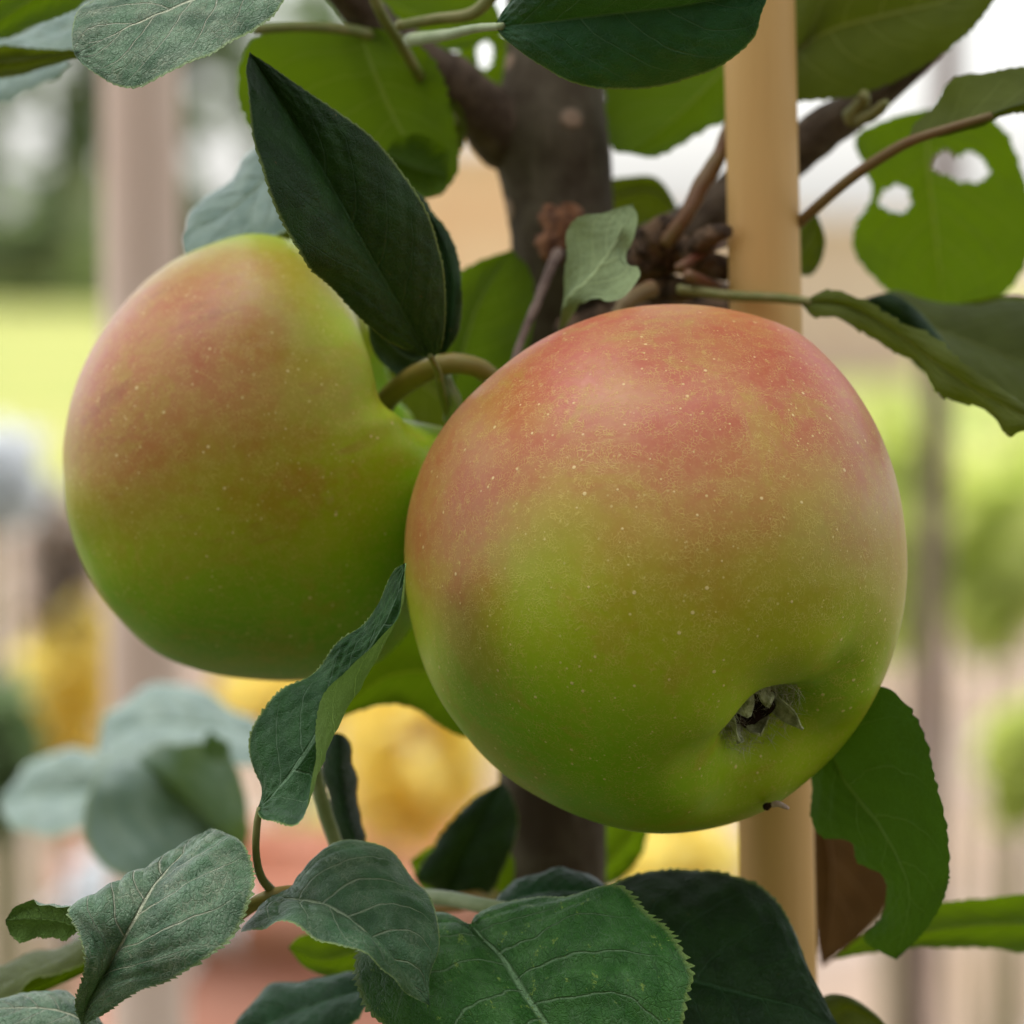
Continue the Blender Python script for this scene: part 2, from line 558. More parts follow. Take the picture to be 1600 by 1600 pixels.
M['stalk'] = plain_mat('stalk_brown', (0.25, 0.145, 0.028), (0.20, 0.17, 0.03), 60, 0.5, 0.4, 0.4)
M['twig'] = plain_mat('twig_bark', (0.055, 0.035, 0.020), (0.12, 0.085, 0.055), 140, 0.8, 0.25, 0.7, 0.0008)
M['spur'] = plain_mat('spur_bark', (0.030, 0.018, 0.010), (0.17, 0.105, 0.060), 260, 0.85, 0.2, 0.9, 0.0012)
M['dry'] = plain_mat('dry_stalk', (0.10, 0.065, 0.050), (0.19, 0.135, 0.105), 160, 0.8, 0.2, 0.5)
M['rust'] = plain_mat('rust_scar', (0.07, 0.03, 0.014), (0.20, 0.09, 0.04), 420, 0.85, 0.2, 0.8)


def bark_mat():
    t = NT('trunk_bark')
    co = t.n('TexCoord').outputs['Object']
    a = t.noise(co, 38, 5, 0.6)
    b = t.noise(t.mapping(co, scale=(1, 1, 0.35)), 160, 4, 0.65)
    c = t.mix(t.ramp(a, 0.36, 0.64), (0.044, 0.030, 0.017), (0.100, 0.082, 0.052))
    c = t.mix(t.ramp(b, 0.5, 0.75, 0, 0.5), c, (0.165, 0.138, 0.095))
    g = t.ramp(t.noise(co, 24, 3), 0.52, 0.72, 0, 0.5)
    c = t.mix(g, c, (0.055, 0.060, 0.026))
    vn = t.n('TexVoronoi', feature='F1')
    t.set(vn.inputs['Vector'], t.mapping(co, scale=(0.8, 0.8, 1.0)))
    vn.inputs['Scale'].default_value = 95
    sp = t.n('SeparateColor')
    t.set(sp.inputs[0], vn.outputs['Color'])
    d = t.math('MULTIPLY', t.ramp(vn.outputs['Distance'], 0.16, 0.27, 1, 0), t.math('GREATER_THAN', sp.outputs[0], 0.45))
    c = t.mix(t.math('MULTIPLY', d, 0.85), c, (0.32, 0.22, 0.15))
    nrm = t.bump(t.math('MULTIPLY_ADD', d, 0.6, b), 0.8, 0.0012, t.bump(a, 0.5, 0.003))
    return t.done(t.principled(c, 0.85, 0.12, nrm))


M['bark'] = bark_mat()


def wood_mat(name, c1, c2, c3):
    t = NT(name)
    co = t.n('TexCoord').outputs['Object']
    a = t.noise(t.mapping(co, scale=(1, 1, 0.03)), 420, 4, 0.6)
    b = t.noise(t.mapping(co, scale=(1, 1, 0.25)), 30, 3, 0.5)
    c = t.mix(t.ramp(b, 0.35, 0.65), c1, c2)
    c = t.mix(t.ramp(a, 0.45, 0.75, 0, 0.12), c, c3)
    nrm = t.bump(a, 0.25, 0.0004)
    return t.done(t.principled(c, 0.55, 0.35, nrm))


M['cane'] = wood_mat('cane_wood', (0.55, 0.31, 0.095), (0.62, 0.38, 0.13), (0.45, 0.24, 0.06))
M['post'] = wood_mat('post_wood', (0.70, 0.51, 0.40), (0.78, 0.60, 0.48), (0.58, 0.38, 0.28))

# ------------------------------------------------------------------ setting: ground, lawn
def ground_mat():
    t = NT('ground_soil_path')
    co = t.n('TexCoord').outputs['Object']
    a = t.noise(co, 1.3, 3, 0.5)
    b = t.noise(co, 4.0, 4, 0.6)
    g = t.noise(co, 60, 3, 0.6)
    c = t.mix(t.ramp(a, 0.38, 0.62), (0.36, 0.25, 0.165), (0.31, 0.23, 0.175))
    c = t.mix(t.ramp(b, 0.52, 0.70, 0, 0.8), c, (0.26, 0.19, 0.14))
    c = t.mix(t.ramp(b, 0.45, 0.30, 0, 0.8), c, (0.58, 0.50, 0.46))
    c = t.mix(t.ramp(g, 0.5, 0.7, 0, 0.4), c, (0.24, 0.17, 0.11))
    return t.done(t.principled(c, 0.9, 0.2, t.bump(g, 0.6, 0.01)))


def lawn_mat():
    t = NT('lawn_grass')
    co = t.n('TexCoord').outputs['Object']
    a = t.noise(co, 0.55, 4, 0.6)
    b = t.noise(co, 25, 4, 0.6)
    c = t.mix(t.ramp(a, 0.38, 0.62), (0.26, 0.31, 0.06), (0.42, 0.38, 0.11))
    c = t.mix(t.ramp(b, 0.45, 0.7, 0, 0.5), c, (0.24, 0.33, 0.06))
    return t.done(t.principled(c, 0.85, 0.2, t.bump(b, 0.7, 0.03)))


def sheet(name, x0, x1, y0, y1, z, mat, nx=2, ny=2):
    xs, ys = np.linspace(x0, x1, nx), np.linspace(y0, y1, ny)
    v = [(x, y, z) for y in ys for x in xs]
    return link(name, v, grid_faces(ny, nx), mat, origin=(0, 0, z), kind='structure', smooth=False)


sheet('ground', -900, 900, -900, 1500, 0.0, ground_mat(), 3, 3)
sheet('lawn', -60, 60, 17, 110, 0.006, lawn_mat(), 12, 12)


# ------------------------------------------------------------------ background planting
def leafy(centre, radii, n, size, seed, aspect=0.55, shell=0.35, flat=0.0):
    """leaf-shaped faces spread through an uneven ellipsoid; each is a bent six-sided blade"""
    r = np.random.default_rng(seed)
    d = r.normal(size=(n, 3))
    d /= np.linalg.norm(d, axis=1)[:, None]
    rad = shell + (1 - shell) * r.random(n) ** 0.5
    lump = np.array([1 + 0.38 * mnoise.noise(Vector((x * 1.7 + seed).tolist())) for x in d])
    c = np.asarray(centre) + d * (rad * lump)[:, None] * np.asarray(radii)
    ax = r.normal(size=(n, 3)) + d * 0.6
    ax[:, 2] -= 0.3
    ax /= np.linalg.norm(ax, axis=1)[:, None]
    nn = r.normal(size=(n, 3)) + np.array([0, 0, 1.2 + flat])
    sd = np.cross(ax, nn)
    sd /= np.linalg.norm(sd, axis=1)[:, None]
    nn = np.cross(sd, ax)
    sz = size * r.uniform(0.6, 1.3, n)[:, None]
    w = aspect * sz * 0.5
    v = np.stack([c - ax * sz * .5, c - ax * sz * .12 + sd * w, c + ax * sz * .25 + sd * w * .8, c + ax * sz * .5 - nn * sz * .1,
                  c + ax * sz * .25 - sd * w * .8, c - ax * sz * .12 - sd * w], 1).reshape(-1, 3)
    f = [(6 * i + a, 6 * i + b, 6 * i + cc, 6 * i + dd) for i in range(n) for a, b, cc, dd in ((0, 1, 2, 3), (0, 3, 4, 5))]
    return v, f


def bg_leaf(name, c1, c2, trans=0.3):
    t = NT(name)
    gi = t.n('NewGeometry').outputs['Random Per Island']
    c = t.mix(gi, c1, c2)
    pr = t.principled(c, 0.5, 0.4)
    tr = t.n('BsdfTranslucent')
    t.set(tr.inputs[0], c)
    ms = t.n('MixShader')
    ms.inputs[0].default_value = trans
    t.t.links.new(pr, ms.inputs[1])
    t.t.links.new(tr.outputs[0], ms.inputs[2])
    return t.done(ms.outputs[0])


M['bg_tree'] = bg_leaf('far_foliage', (0.14, 0.22, 0.07), (0.24, 0.32, 0.15))
M['bg_hedge'] = bg_leaf('hedge_foliage', (0.40, 0.50, 0.18), (0.50, 0.58, 0.26))
M['bg_dark'] = bg_leaf('shade_foliage', (0.05, 0.10, 0.03), (0.10, 0.16, 0.06))
M['bg_lime'] = bg_leaf('lime_foliage', (0.58, 0.68, 0.14), (0.76, 0.80, 0.28), 0.5)
M['bg_gold'] = bg_leaf('gold_foliage', (0.92, 0.76, 0.17), (0.96, 0.86, 0.33), 0.68)
M['bg_brown'] = bg_leaf('brown_foliage', (0.40, 0.32, 0.25), (0.50, 0.40, 0.32), 0.25)
M['bg_grey'] = bg_leaf('grey_foliage', (0.30, 0.36, 0.30), (0.42, 0.46, 0.40), 0.25)
M['bg_white'] = bg_leaf('white_blossom', (0.85, 0.87, 0.88), (0.92, 0.93, 0.93), 0.5)
M['bg_stem'] = plain_mat('far_stem', (0.34, 0.30, 0.15), (0.44, 0.36, 0.22), 12, 0.8)
M['bg_trunk'] = plain_mat('far_trunk', (0.16, 0.10, 0.08), (0.24, 0.16, 0.13), 12, 0.8)


def far_tree(px, py, d, rpx, n, size, mat, seed, label, zr=1.0, group='trees beyond the lawn'):
    c = P(px, py, d)
    r = rpx * pxm(d)
    base = np.array([c[0], c[1], 0.0])
    root = empty('tree', base, label, 'tree', group)
    top = c + np.array([0, 0, -r * zr * 0.2])
    path = spline([base - [0, 0, 0.05], (base + top) / 2 + [0.03 * r, 0, 0], top], 10)
    v, f, uv = tube_data(path, np.linspace(0.16, 0.05, 10) * min(1.0, r), 10, 0.1, 3.0)
    link('trunk', v, f, M['bg_trunk'], root, origin=base, uv=uv)
    v, f = leafy(c, (r, r, r * zr), n, size, seed)
    link('crown', v, f, mat, root, origin=c, smooth=False)
    return root


def shrub(px, py, d, rx, ry, n, size, mat, seed, label, cat='shrub', name='shrub', group=None):
    """a low plant: foliage round px, py at distance d, stems down to the ground"""
    c = P(px, py, d)
    k = pxm(d)
    base = np.array([c[0], c[1], 0.0])
    root = empty(name, base, label, cat, group)
    r = np.random.default_rng(seed)
    vv, ff = [], []
    for i in range(3):
        tip = c + np.array([r.uniform(-.6, .6) * rx * k, r.uniform(-.4, .4) * rx * k, r.uniform(-.3, .5) * ry * k])
        path = spline([base + [r.uniform(-.02, .02), 0, -0.02], (base + tip) / 2 + [r.uniform(-.02, .02), 0, 0], tip], 8)
        v, f, _ = tube_data(path, np.linspace(0.006, 0.003, 8), 7)
        o = len(vv)
        vv += [list(q) for q in v]
        ff += [tuple(o + a for a in q) for q in f]
    link('stem', vv, ff, M['bg_stem'], root, origin=base)
    v, f = leafy(c, (rx * k, rx * k, ry * k), n, size, seed)
    link('foliage', v, f, mat, root, origin=c, smooth=False)
    return root


FT = far_tree(215, 190, 9.0, 300, 10, 0.1, M['bg_tree'], 11, 'loose green tree far behind the tall wooden post with sky through its gaps', 0.9)
bpy.data.objects.remove(FT.children[-1] if FT.children[-1].name.startswith('crown') else FT.children[0])
cv, cf = [], []
for i_, (x_, y_, a_, b_, n_) in enumerate([(122, 215, 42, 78, 60), (268, 190, 40, 70, 46), (280, 330, 30, 60, 34), (20, 395, 90, 40, 70), (205, 300, 30, 60, 22), (330, 395, 60, 40, 40), (70, 20, 110, 40, 60),
                                     (330, 60, 60, 60, 46), (-90, 230, 90, 120, 120), (-200, 100, 120, 120, 120), (200, 60, 60, 50, 30), (430, 230, 40, 60, 30), (20, 130, 26, 26, 10), (150, 130, 24, 40, 14), (400, 120, 26, 40, 16),
                                     (90, 310, 40, 24, 12), (500, 100, 60, 110, 40), (210, -100, 260, 90, 200)]):
    v_, f_ = leafy(P(x_, y_, 9.0), (a_ * pxm(9), a_ * pxm(9), b_ * pxm(9)), int(n_ * 2.0), 0.10, 300 + i_, shell=0.1)
    cf += [tuple(len(cv) + q for q in ff_) for ff_ in f_]
    cv += v_.tolist()
r_t = np.random.default_rng(77)
for i_ in range(180):
    x_, y_ = r_t.uniform(-180, 520), r_t.uniform(-120, 385)
    v_, f_ = leafy(P(x_, y_, r_t.uniform(8.6, 9.4)), (0.02, 0.02, 0.02), 1, r_t.uniform(0.07, 0.12), 900 + i_, aspect=0.62)
    cf += [tuple(len(cv) + q for q in ff_) for ff_ in f_]
    cv += v_.tolist()
link('crown', cv, cf, M['bg_tree'], FT, smooth=False)

# dark bed added to cut ground bounce; unseen hedge added behind the camera for shade
sheet('bounce_cut_bed', -9, 9, -6, 4.2, 0.005, plain_mat('bounce_cut_soil', (0.055, 0.065, 0.022), (0.09, 0.085, 0.045), 14, 0.95, 0.15, 0.8, 0.01), 6, 6)
shade_hedge = empty('hedge', (0, -2.5, 0), 'unseen dark green hedge added behind the camera to shade the fruit', 'hedge')
v, f = leafy((0, -2.5, 1.2), (5.5, 0.5, 1.5), 9000, 0.10, 22, shell=0.8)
link('foliage', v, f, M['bg_dark'], shade_hedge, smooth=False)
hc = [(x, -2.5 + 0.32 * math.cos(a), 1.15 + 1.2 * math.sin(a)) for x in np.linspace(-5, 5, 20) for a in np.linspace(0, 2 * math.pi, 24, endpoint=False)]
link('shade_core', hc, grid_faces(20, 24, True), M['bg_trunk'], shade_hedge)

# hedge across the end of the lawn
hx0, hx1 = P(-500, 400, 75)[0], P(640, 400, 75)[0]
hv, hf = leafy(((hx0 + hx1) / 2, 75, 0.75), ((hx1 - hx0) / 2, 0.8, 1.0), 2600, 0.45, 21, shell=0.1)
hr = empty('hedge', ((hx0 + hx1) / 2, 75, 0), 'soft green hedge along the far edge of the lime lawn behind the left apple', 'hedge')
link('foliage', hv, hf, M['bg_hedge'], hr, smooth=False)
bxv, bxf = [], []


def box_data(x0, x1, y0, y1, z0, z1):
    v = [(x, y, z) for z in (z0, z1) for y in (y0, y1) for x in (x0, x1)]
    f = [(0, 2, 3, 1), (4, 5, 7, 6), (0, 1, 5, 4), (2, 6, 7, 3), (0, 4, 6, 2), (1, 3, 7, 5)]
    return v, f


# terracotta wall beyond the lawn
M['brick'] = plain_mat('terracotta_wall', (0.74, 0.44, 0.28), (0.80, 0.54, 0.38), 3, 0.85, 0.2)
M['brick_pink'] = plain_mat('pink_wall', (0.60, 0.42, 0.34), (0.66, 0.50, 0.42), 3, 0.85, 0.2)
M['coping'] = plain_mat('coping_stone', (0.62, 0.43, 0.33), (0.68, 0.5, 0.4), 5, 0.85, 0.2)
for wx0, wx1, wy, lab, yy, cm in ((520, 868, 226, 'tall peach coloured garden wall blurred between the dark hanging leaf and the trunk', 32.0, 'brick'),
                            (880, 1440, 338, 'low pinkish garden wall blurred behind the pale cane', 33.0, 'brick_pink')):
    wl, wr = P(wx0, 400, yy)[0], P(wx1, 400, yy)[0]
    hw_ = P(800, wy, yy)[2]
    wroot = empty('garden_wall', ((wl + wr) / 2, yy + .2, 0), lab, 'wall')
    v, f = box_data(wl, wr, yy, yy + 0.3, -0.05, hw_ - 0.08)
    link('wall_face', v, f, M[cm], wroot, smooth=False)
    v, f = box_data(wl - .04, wr + .04, yy - .05, yy + .35, hw_ - 0.077, hw_)
    link('coping', v, f, M['coping'], wroot, smooth=False)


def post(name, x, y_top, x2, y_bot, d, w, mat, label, cat, top_cap=True, lump=0.02):
    a, b = P(x, y_top, d), P(x2, y_bot, d)
    k = (a[2] + 0.25) / max(a[2] - b[2], 1e-6)
    g = a + (b - a) * k                                   # carried on into the soil
    path = spline([g, (a + g) / 2, a], 30)
    v, f, uv = tube_data(path, np.full(30, w * 0.5 * pxm(d)), 24, lump, 40)
    o = link(name, v, f, mat, origin=[g[0], g[1], 0.0], uv=uv)
    tag(o, label, cat)
    return o


post('wooden_post', 216, -420, 226, 900, 1.55, 122, M['post'], 'pale pinkish wooden post blurred behind the left apple', 'post')
post('wooden_post', 330, 900, 330, 1700, 3.4, 70, M['post'], 'thin pale post low behind the grey leaves at the lower left', 'post')
post('sapling_trunk', 1487, -150, 1440, 1500, 3.0, 46, M['bg_trunk'], 'slim brown sapling trunk blurred behind the right edge of the front apple', 'sapling', lump=0.25)
post('sapling_trunk', 1440, 1390, 1436, 1700, 4.2, 54, M['bg_trunk'], 'short brown stump blurred under the green leaf at the lower right', 'stump', lump=0.15)

shrub(1545, 850, 3.6, 105, 165, 170, 0.06, M['bg_lime'], 31, 'lime green shrub right of the blurred brown sapling')
shrub(1395, 830, 3.8, 60, 185, 110, 0.06, M['bg_lime'], 32, 'narrow lime green shrub between the front apple and brown sapling')
shrub(1600, 1190, 3.2, 60, 90, 200, 0.04, M['bg_lime'], 33, 'low yellow green plant at the right edge beside the tan path')
shrub(110, 1070, 3.0, 75, 135, 65, 0.055, M['bg_gold'], 34, 'golden yellow plant below the left apple')
shrub(640, 1190, 3.0, 120, 140, 110, 0.055, M['bg_gold'], 35, 'golden yellow plant between the two apples and the lower leaves')
shrub(1050, 1335, 3.2, 110, 60, 160, 0.05, M['bg_gold'], 36, 'golden yellow plant low between the trunk and the pale cane')
shrub(440, 1085, 3.2, 90, 50, 160, 0.04, M['bg_gold'], 37, 'small golden plant right under the left apple')
shrub(0, 740, 2.6, 42, 52, 120, 0.045, M['bg_white'], 38, 'white blossom cluster at the left edge beside the left apple', 'flower', 'white_flower')
shrub(230, 1410, 2.4, 120, 60, 160, 0.05, M['bg_white'], 39, 'pale whitish flowers low behind the grey leaves at the left', 'flower', 'white_flower')
shrub(-10, 1180, 2.4, 50, 110, 120, 0.05, M['bg_tree'], 40, 'blurred green plant at the left edge above the grey teal leaves')
shrub(95, 900, 3.0, 34, 110, 90, 0.05, M['bg_brown'], 42, 'brownish withered plant at the left edge below the white blossom')
shrub(510, 1330, 3.4, 70, 60, 160, 0.045, M['bg_lime'], 41, 'small lime plant behind the small twig below the apples')

# terracotta pot low behind the leaves
M['terracotta'] = plain_mat('terracotta_pot', (0.58, 0.24, 0.15), (0.66, 0.32, 0.22), 30, 0.8, 0.2)
pc = P(455, 1490, 3.0)
pb = np.array([pc[0], pc[1], 0.0])
proot = empty('flower_pot', pb, 'terracotta flower pot blurred between the lower left leaves', 'flower pot')
hh = pc[2] + 0.07


def lathe(profile, centre, ns=40):
    v, f = [], []
    for r_, z_ in profile:
        for j in range(ns):
            a = 2 * math.pi * j / ns
            v.append((centre[0] + r_ * math.cos(a), centre[1] + r_ * math.sin(a), centre[2] + z_))
    f = grid_faces(len(profile), ns, True)
    return v, f


v, f = lathe([(0.0, 0.003), (0.10, 0.003), (0.15, hh - 0.04), (0.138, hh - 0.04), (0.09, 0.03), (0, 0.03)], pb)
link('pot_body', v, f, M['terracotta'], proot, origin=pb)
v, f = lathe([(0.151, hh - 0.045), (0.163, hh - 0.043), (0.165, hh), (0.148, hh), (0.142, hh - 0.04)], pb)
link('pot_rim', v, f, M['terracotta'], proot, origin=pb)
v, f = lathe([(0, hh - 0.045), (0.139, hh - 0.045)], pb)
link('soil', v, f, M['bg_trunk'], proot, origin=pb)

# ------------------------------------------------------------------ the apple tree
tree = empty('apple_tree', P(868, 800, 0.86) * [1, 1, 0], 'young apple tree with dark trunk, leafy spurs and two apples', 'tree')


def leaf(side, mid, left, right, mat, zl=0, zr=0, bulge=1.5, teeth=34, tooth=0.7, nu=150, nv=15, pet=None, label=None,
         lrails=(), rrails=(), probe=(0.5, -0.4), pucker=0.25, holes=(), petmat=None, wave=0.6, seed=0, notch=(), name='leaf'):
    """a blade spanned between measured curves: left margin, (inner rails), midrib, (inner rails), right margin
    points are (px, py) or (px, py, z mm); zl and zr tilt the two halves away from the lens"""
    base, tip = mid[0], mid[-1]
    mp = spline([Pz(*p) for p in mid], nu)
    mz = spline([(p[2],) * 3 for p in mid] if False else [[*p] for p in mid], nu)[:, 2]

    def curve(pts, dz):
        pts = [tuple(p) for p in pts]
        full = [base] + pts + [tip]
        out = []
        n_ = len(full)
        for i, p in enumerate(full):
            u_ = i / (n_ - 1)
            if len(p) == 2:
                z = np.interp(u_, np.linspace(0, 1, nu), mz) + dz * math.sin(math.pi * min(max(u_, 0), 1)) ** 0.6
                p = (p[0], p[1], z)
            out.append(Pz(*p))
        return spline(out, nu)

    L_, R_ = curve(left, zl), curve(right, zr)
    halves = []
    for rails, edge in ((lrails, L_), (rrails, R_)):
        rs = [mp] + [curve(r_, 0) for r_ in rails] + [edge]
        t = np.linspace(0, 1, nv + 1)
        if len(rs) == 2:
            g = mp[:, None, :] * (1 - t)[None, :, None] + edge[:, None, :] * t[None, :, None]
        else:
            g = np.stack([spline([q[i] for q in rs], nv + 1) if np.linalg.norm(rs[0][i] - rs[-1][i]) > 1e-7 else np.repeat(rs[0][i][None], nv + 1, 0) for i in range(nu)], 0)
        halves.append(g)
    G = np.concatenate([halves[0][:, ::-1][:, :-1], halves[1]], 1)      # nu x (2nv+1) x 3
    ncol = 2 * nv + 1
    vv = np.linspace(-1, 1, ncol)
    uu = np.linspace(0, 1, nu)
    U, V = np.meshgrid(uu, vv, indexing='ij')
    du = np.gradient(G, axis=0)
    dv = np.gradient(G, axis=1)
    N = np.cross(du, dv)
    N /= np.maximum(np.linalg.norm(N, axis=2), 1e-12)[..., None]
    # fill degenerate ends
    N[0], N[-1] = N[2], N[-3]
    pi_, pj = int(probe[0] * (nu - 1)), int((probe[1] + 1) / 2 * (ncol - 1))
    tocam = CL - G[pi_, pj]
    facing = np.dot(N[pi_, pj], tocam) > 0
    flip = facing != (side == 'top')
    if flip:
        N = -N
    A = np.abs(V)
    width = np.linalg.norm(L_ - mp, axis=1) + np.linalg.norm(R_ - mp, axis=1)
    wn_ = (width / width.max())[:, None]
    length = np.linalg.norm(np.diff(mp, axis=0), axis=1).sum()
    straight = 1.0 if not (lrails or rrails) else 0.35
    disp = bulge * 1e-3 * 4 * A * (1 - A) * wn_ * straight
    ff = (U - 0.24 * A - 0.07 * A * A) * NV + 0.42 * (V > 0)
    disp = disp + pucker * 1e-3 * (np.abs(np.sin(np.pi * ff)) ** 0.7 - 0.5) * np.sin(np.pi * np.clip(A * 1.02, 0, 1)) * wn_
    rr = np.random.default_rng(seed + 100)
    ph = rr.uniform(0, 6.28, 4)
    disp = disp + wave * 1e-3 * A**2 * wn_ * (np.sin(U * 17 + ph[0] + 2 * (V > 0)) + 0.6 * np.sin(U * 31 + ph[1] + (V > 0)))
    disp = disp + 0.12e-3 * np.sin(U * 60 + ph[2]) * np.sin(V * 23 + ph[3])
    G = G + N * disp[..., None]
    # teeth along both margins
    if teeth:
        for cidx, inner in ((0, 1), (ncol - 1, ncol - 2)):
            outw = G[:, cidx] - G[:, inner]
            outw /= np.maximum(np.linalg.norm(outw, axis=1), 1e-9)[:, None]
            phs = uu * teeth + (0.3 if cidx else 0) + 0.35 * np.sin(uu * 23 + ph[1]) + 0.2 * np.sin(uu * 57 + ph[0])
            fr = phs - np.floor(phs)
            saw = np.where(fr < 0.75, fr / 0.75, (1 - fr) / 0.25)
            amp = tooth * 1e-3 * np.sin(np.pi * np.clip(uu * 0.96 + 0.02, 0, 1)) ** 0.5 * (0.75 + 0.4 * np.sin(uu * 91 + ph[2]))
            along = np.gradient(G[:, cidx], axis=0)
            along /= np.maximum(np.linalg.norm(along, axis=1), 1e-9)[:, None]
            G[:, cidx] += (outw + along * 0.35) * (amp * (saw - 0.35))[:, None]
    verts = G.reshape(-1, 3)
    faces = grid_faces(nu, ncol)
    # orientation of the geometric normal: make it agree with N
    if flip:
        faces = [f_[::-1] for f_ in faces]
    faces = [f_[::-1] for f_ in faces] if NORMFLIP else faces
    if holes:
        cen = np.array([verts[list(f_)].mean(0) for f_ in faces])
        q = cen - CL
        dd = q @ AZ
        sx = 800 + (q @ AX) / dd / S * 1600
        sy = 800 - (q @ AY) / dd / S * 1600
        keep = np.ones(len(faces), bool)
        for hx, hy, ra, rb in holes:
            ang = np.arctan2(sy - hy, sx - hx)
            w_ = 1 + 0.16 * np.sin(3 * ang + hx) + 0.12 * np.sin(7 * ang) + 0.08 * np.sin(13 * ang + hy)
            keep &= ((sx - hx) / ra) ** 2 + ((sy - hy) / rb) ** 2 > w_
        faces = [f_ for f_, k_ in zip(faces, keep) if k_]
    uv = np.stack([U.ravel(), V.ravel() * 0.5 + 0.5], 1)
    hw = np.linalg.norm(L_ - mp, axis=1)[:, None] * (V < 0) + np.linalg.norm(R_ - mp, axis=1)[:, None] * (V >= 0)
    uv2 = np.stack([(U * length * 100).ravel() + seed * 3.7, (V * hw * 100).ravel()], 1)
    o = link(name, verts, faces, mat, tree, origin=mp[0], uv=uv, uv2=uv2, label=label)
    if pet:
        q = [list(Pz(x, y, z)) + [r_ * pxm(FOCUS + z / 1000)] for x, y, z, r_ in pet]
        s = spline(q, 26)
        v, f, uvp = tube_data(s[:, :3], s[:, 3], 12, 0.06, 500)
        link('petiole', v, f, petmat or M['petiole'], o, origin=s[0, :3], uv=uvp)
    return o


NORMFLIP = True
D = M['dark']
SHARP = dict(nu=300, nv=22)

# trunk, branches and spurs
def lk(x, y, z, r, h):
    return (Pz(x, y, z), r * 1e-3, h * 1e-3)


tube_px('trunk', [(850, -260, 150, 70), (858, -60, 145, 72), (868, 120, 140, 76), (866, 200, 138, 88), (872, 270, 137, 84), (876, 420, 138, 78),
                  (872, 600, 140, 80), (864, 900, 140, 84), (862, 1250, 138, 84), (858, 1420, 138, 88), (852, 1640, 138, 90), (848, 2600, 140, 100), (846, 7300, 150, 150)],
        M['bark'], tree, n=260, ns=40, lump=0.05, lumpf=70, knots=[lk(790, 190, 132, 10, 3), lk(880, 380, 125, 8, 2.5), lk(940, 420, 128, 10, 3)])
tube_px('branch', [(800, 215, 136, 62), (760, 180, 130, 50), (705, 130, 122, 42), (640, 80, 112, 34), (570, 20, 100, 32), (500, -60, 90, 30)], M['twig'], tree,
        n=70, ns=20, lump=0.14, lumpf=160, label='brown side branch rising to the upper left')
tube_px('branch', [(930, 430, 130, 50), (1010, 400, 128, 46), (1090, 350, 124, 42), (1180, 280, 120, 40), (1290, 200, 116, 34), (1400, 130, 112, 20), (1480, 60, 110, 14)],
        M['twig'], tree, n=70, ns=20, lump=0.16, lumpf=150, seed=2, label='brown side branch passing behind the pale cane')
tube_px('twig', [(702, 190, 118, 13), (676, 150, 108, 10), (650, 110, 95, 9), (622, 62, 82, 9), (595, 20, 74, 9), (570, -40, 70, 9)], M['petiole'], tree, seed=3)
tube_px('twig', [(770, 1400, 120, 14), (640, 1420, 70, 13), (560, 1412, 40, 11), (480, 1396, 22, 12), (430, 1398, 17, 13), (400, 1410, 16, 11), (370, 1432, 22, 10), (335, 1450, 34, 9)], M['stalk'], tree, lump=0.12, seed=4)
tube_px('branch', [(900, 560, 128, 60), (980, 520, 122, 56), (1070, 500, 118, 44), (1150, 500, 114, 30)], M['spur'], tree, n=40, ns=20, lump=0.2, lumpf=200, seed=30, label='dark branch piece added to darken the gap above the front apple')  # added piece: its dark bark stands in for the black gap
# knobbly spur right of the trunk
for i, (pts) in enumerate([
    [(930, 440, 110, 36), (990, 415, 104, 28), (1040, 400, 98, 30), (1090, 405, 96, 24), (1140, 425, 94, 16)],
    [(960, 430, 110, 26), (1010, 446, 104, 24), (1070, 450, 98, 20), (1120, 446, 96, 14)],
    [(1010, 400, 96, 34), (1030, 365, 92, 26), (1050, 350, 90, 18)],
    [(1085, 395, 90, 22), (1105, 372, 84, 16), (1135, 360, 80, 12)],
]):
    tube_px('spur', pts, M['spur'], tree, n=44, ns=20, lump=0.35, lumpf=420, seed=10 + i)
for pts in ([(1040, 380, 90, 14), (1070, 340, 88, 12), (1095, 290, 90, 14), (1125, 240, 92, 12), (1140, 190, 94, 9)],
            [(1060, 420, 84, 9), (1100, 395, 88, 7), (1140, 378, 98, 6), (1180, 366, 106, 6)],
            [(1075, 430, 80, 10), (1110, 444, 88, 9), (1150, 452, 100, 8), (1200, 458, 108, 7)],
            [(1020, 450, 84, 14), (980, 470, 80, 12), (960, 500, 78, 10)]):
    tube_px('twig', pts, M['petiole_red'], tree, n=26, lump=0.15, seed=5)
tube_px('twig', [(893, 340, 118, 22), (872, 352, 108, 26), (862, 380, 104, 20), (866, 408, 102, 14)], M['rust'], tree, n=40, ns=24, lump=0.6, lumpf=420, seed=6, label='rusty brown stub of an old fruit stalk')
tube_px('twig', [(872, 395, 100, 9), (858, 425, 92, 8), (838, 475, 84, 7), (815, 530, 78, 6.5), (800, 580, 74, 6)], M['dry'], tree, n=30, lump=0.15, seed=7, label='thin dry stalk hanging in front of the trunk')
tube_px('twig', [(1330, 185, 100, 14), (1345, 165, 96, 12), (1352, 148, 92, 9)], M['petiole'], tree, n=20, lump=0.35, lumpf=400, seed=8)
tube_px('twig', [(1340, 190, 98, 10), (1365, 178, 92, 10), (1385, 160, 88, 6)], M['petiole'], tree, n=20, lump=0.35, lumpf=400, seed=9)
tube_px('twig', [(400, 46, 80, 8), (470, 42, 84, 8), (540, 46, 90, 9), (600, 60, 100, 9)], M['petiole'], tree, n=24, seed=12)
tube_px('twig', [(620, 40, 60, 8), (680, 30, 62, 9), (740, 20, 60, 10), (780, -20, 58, 11)], M['petiole'], tree, n=24, seed=13)

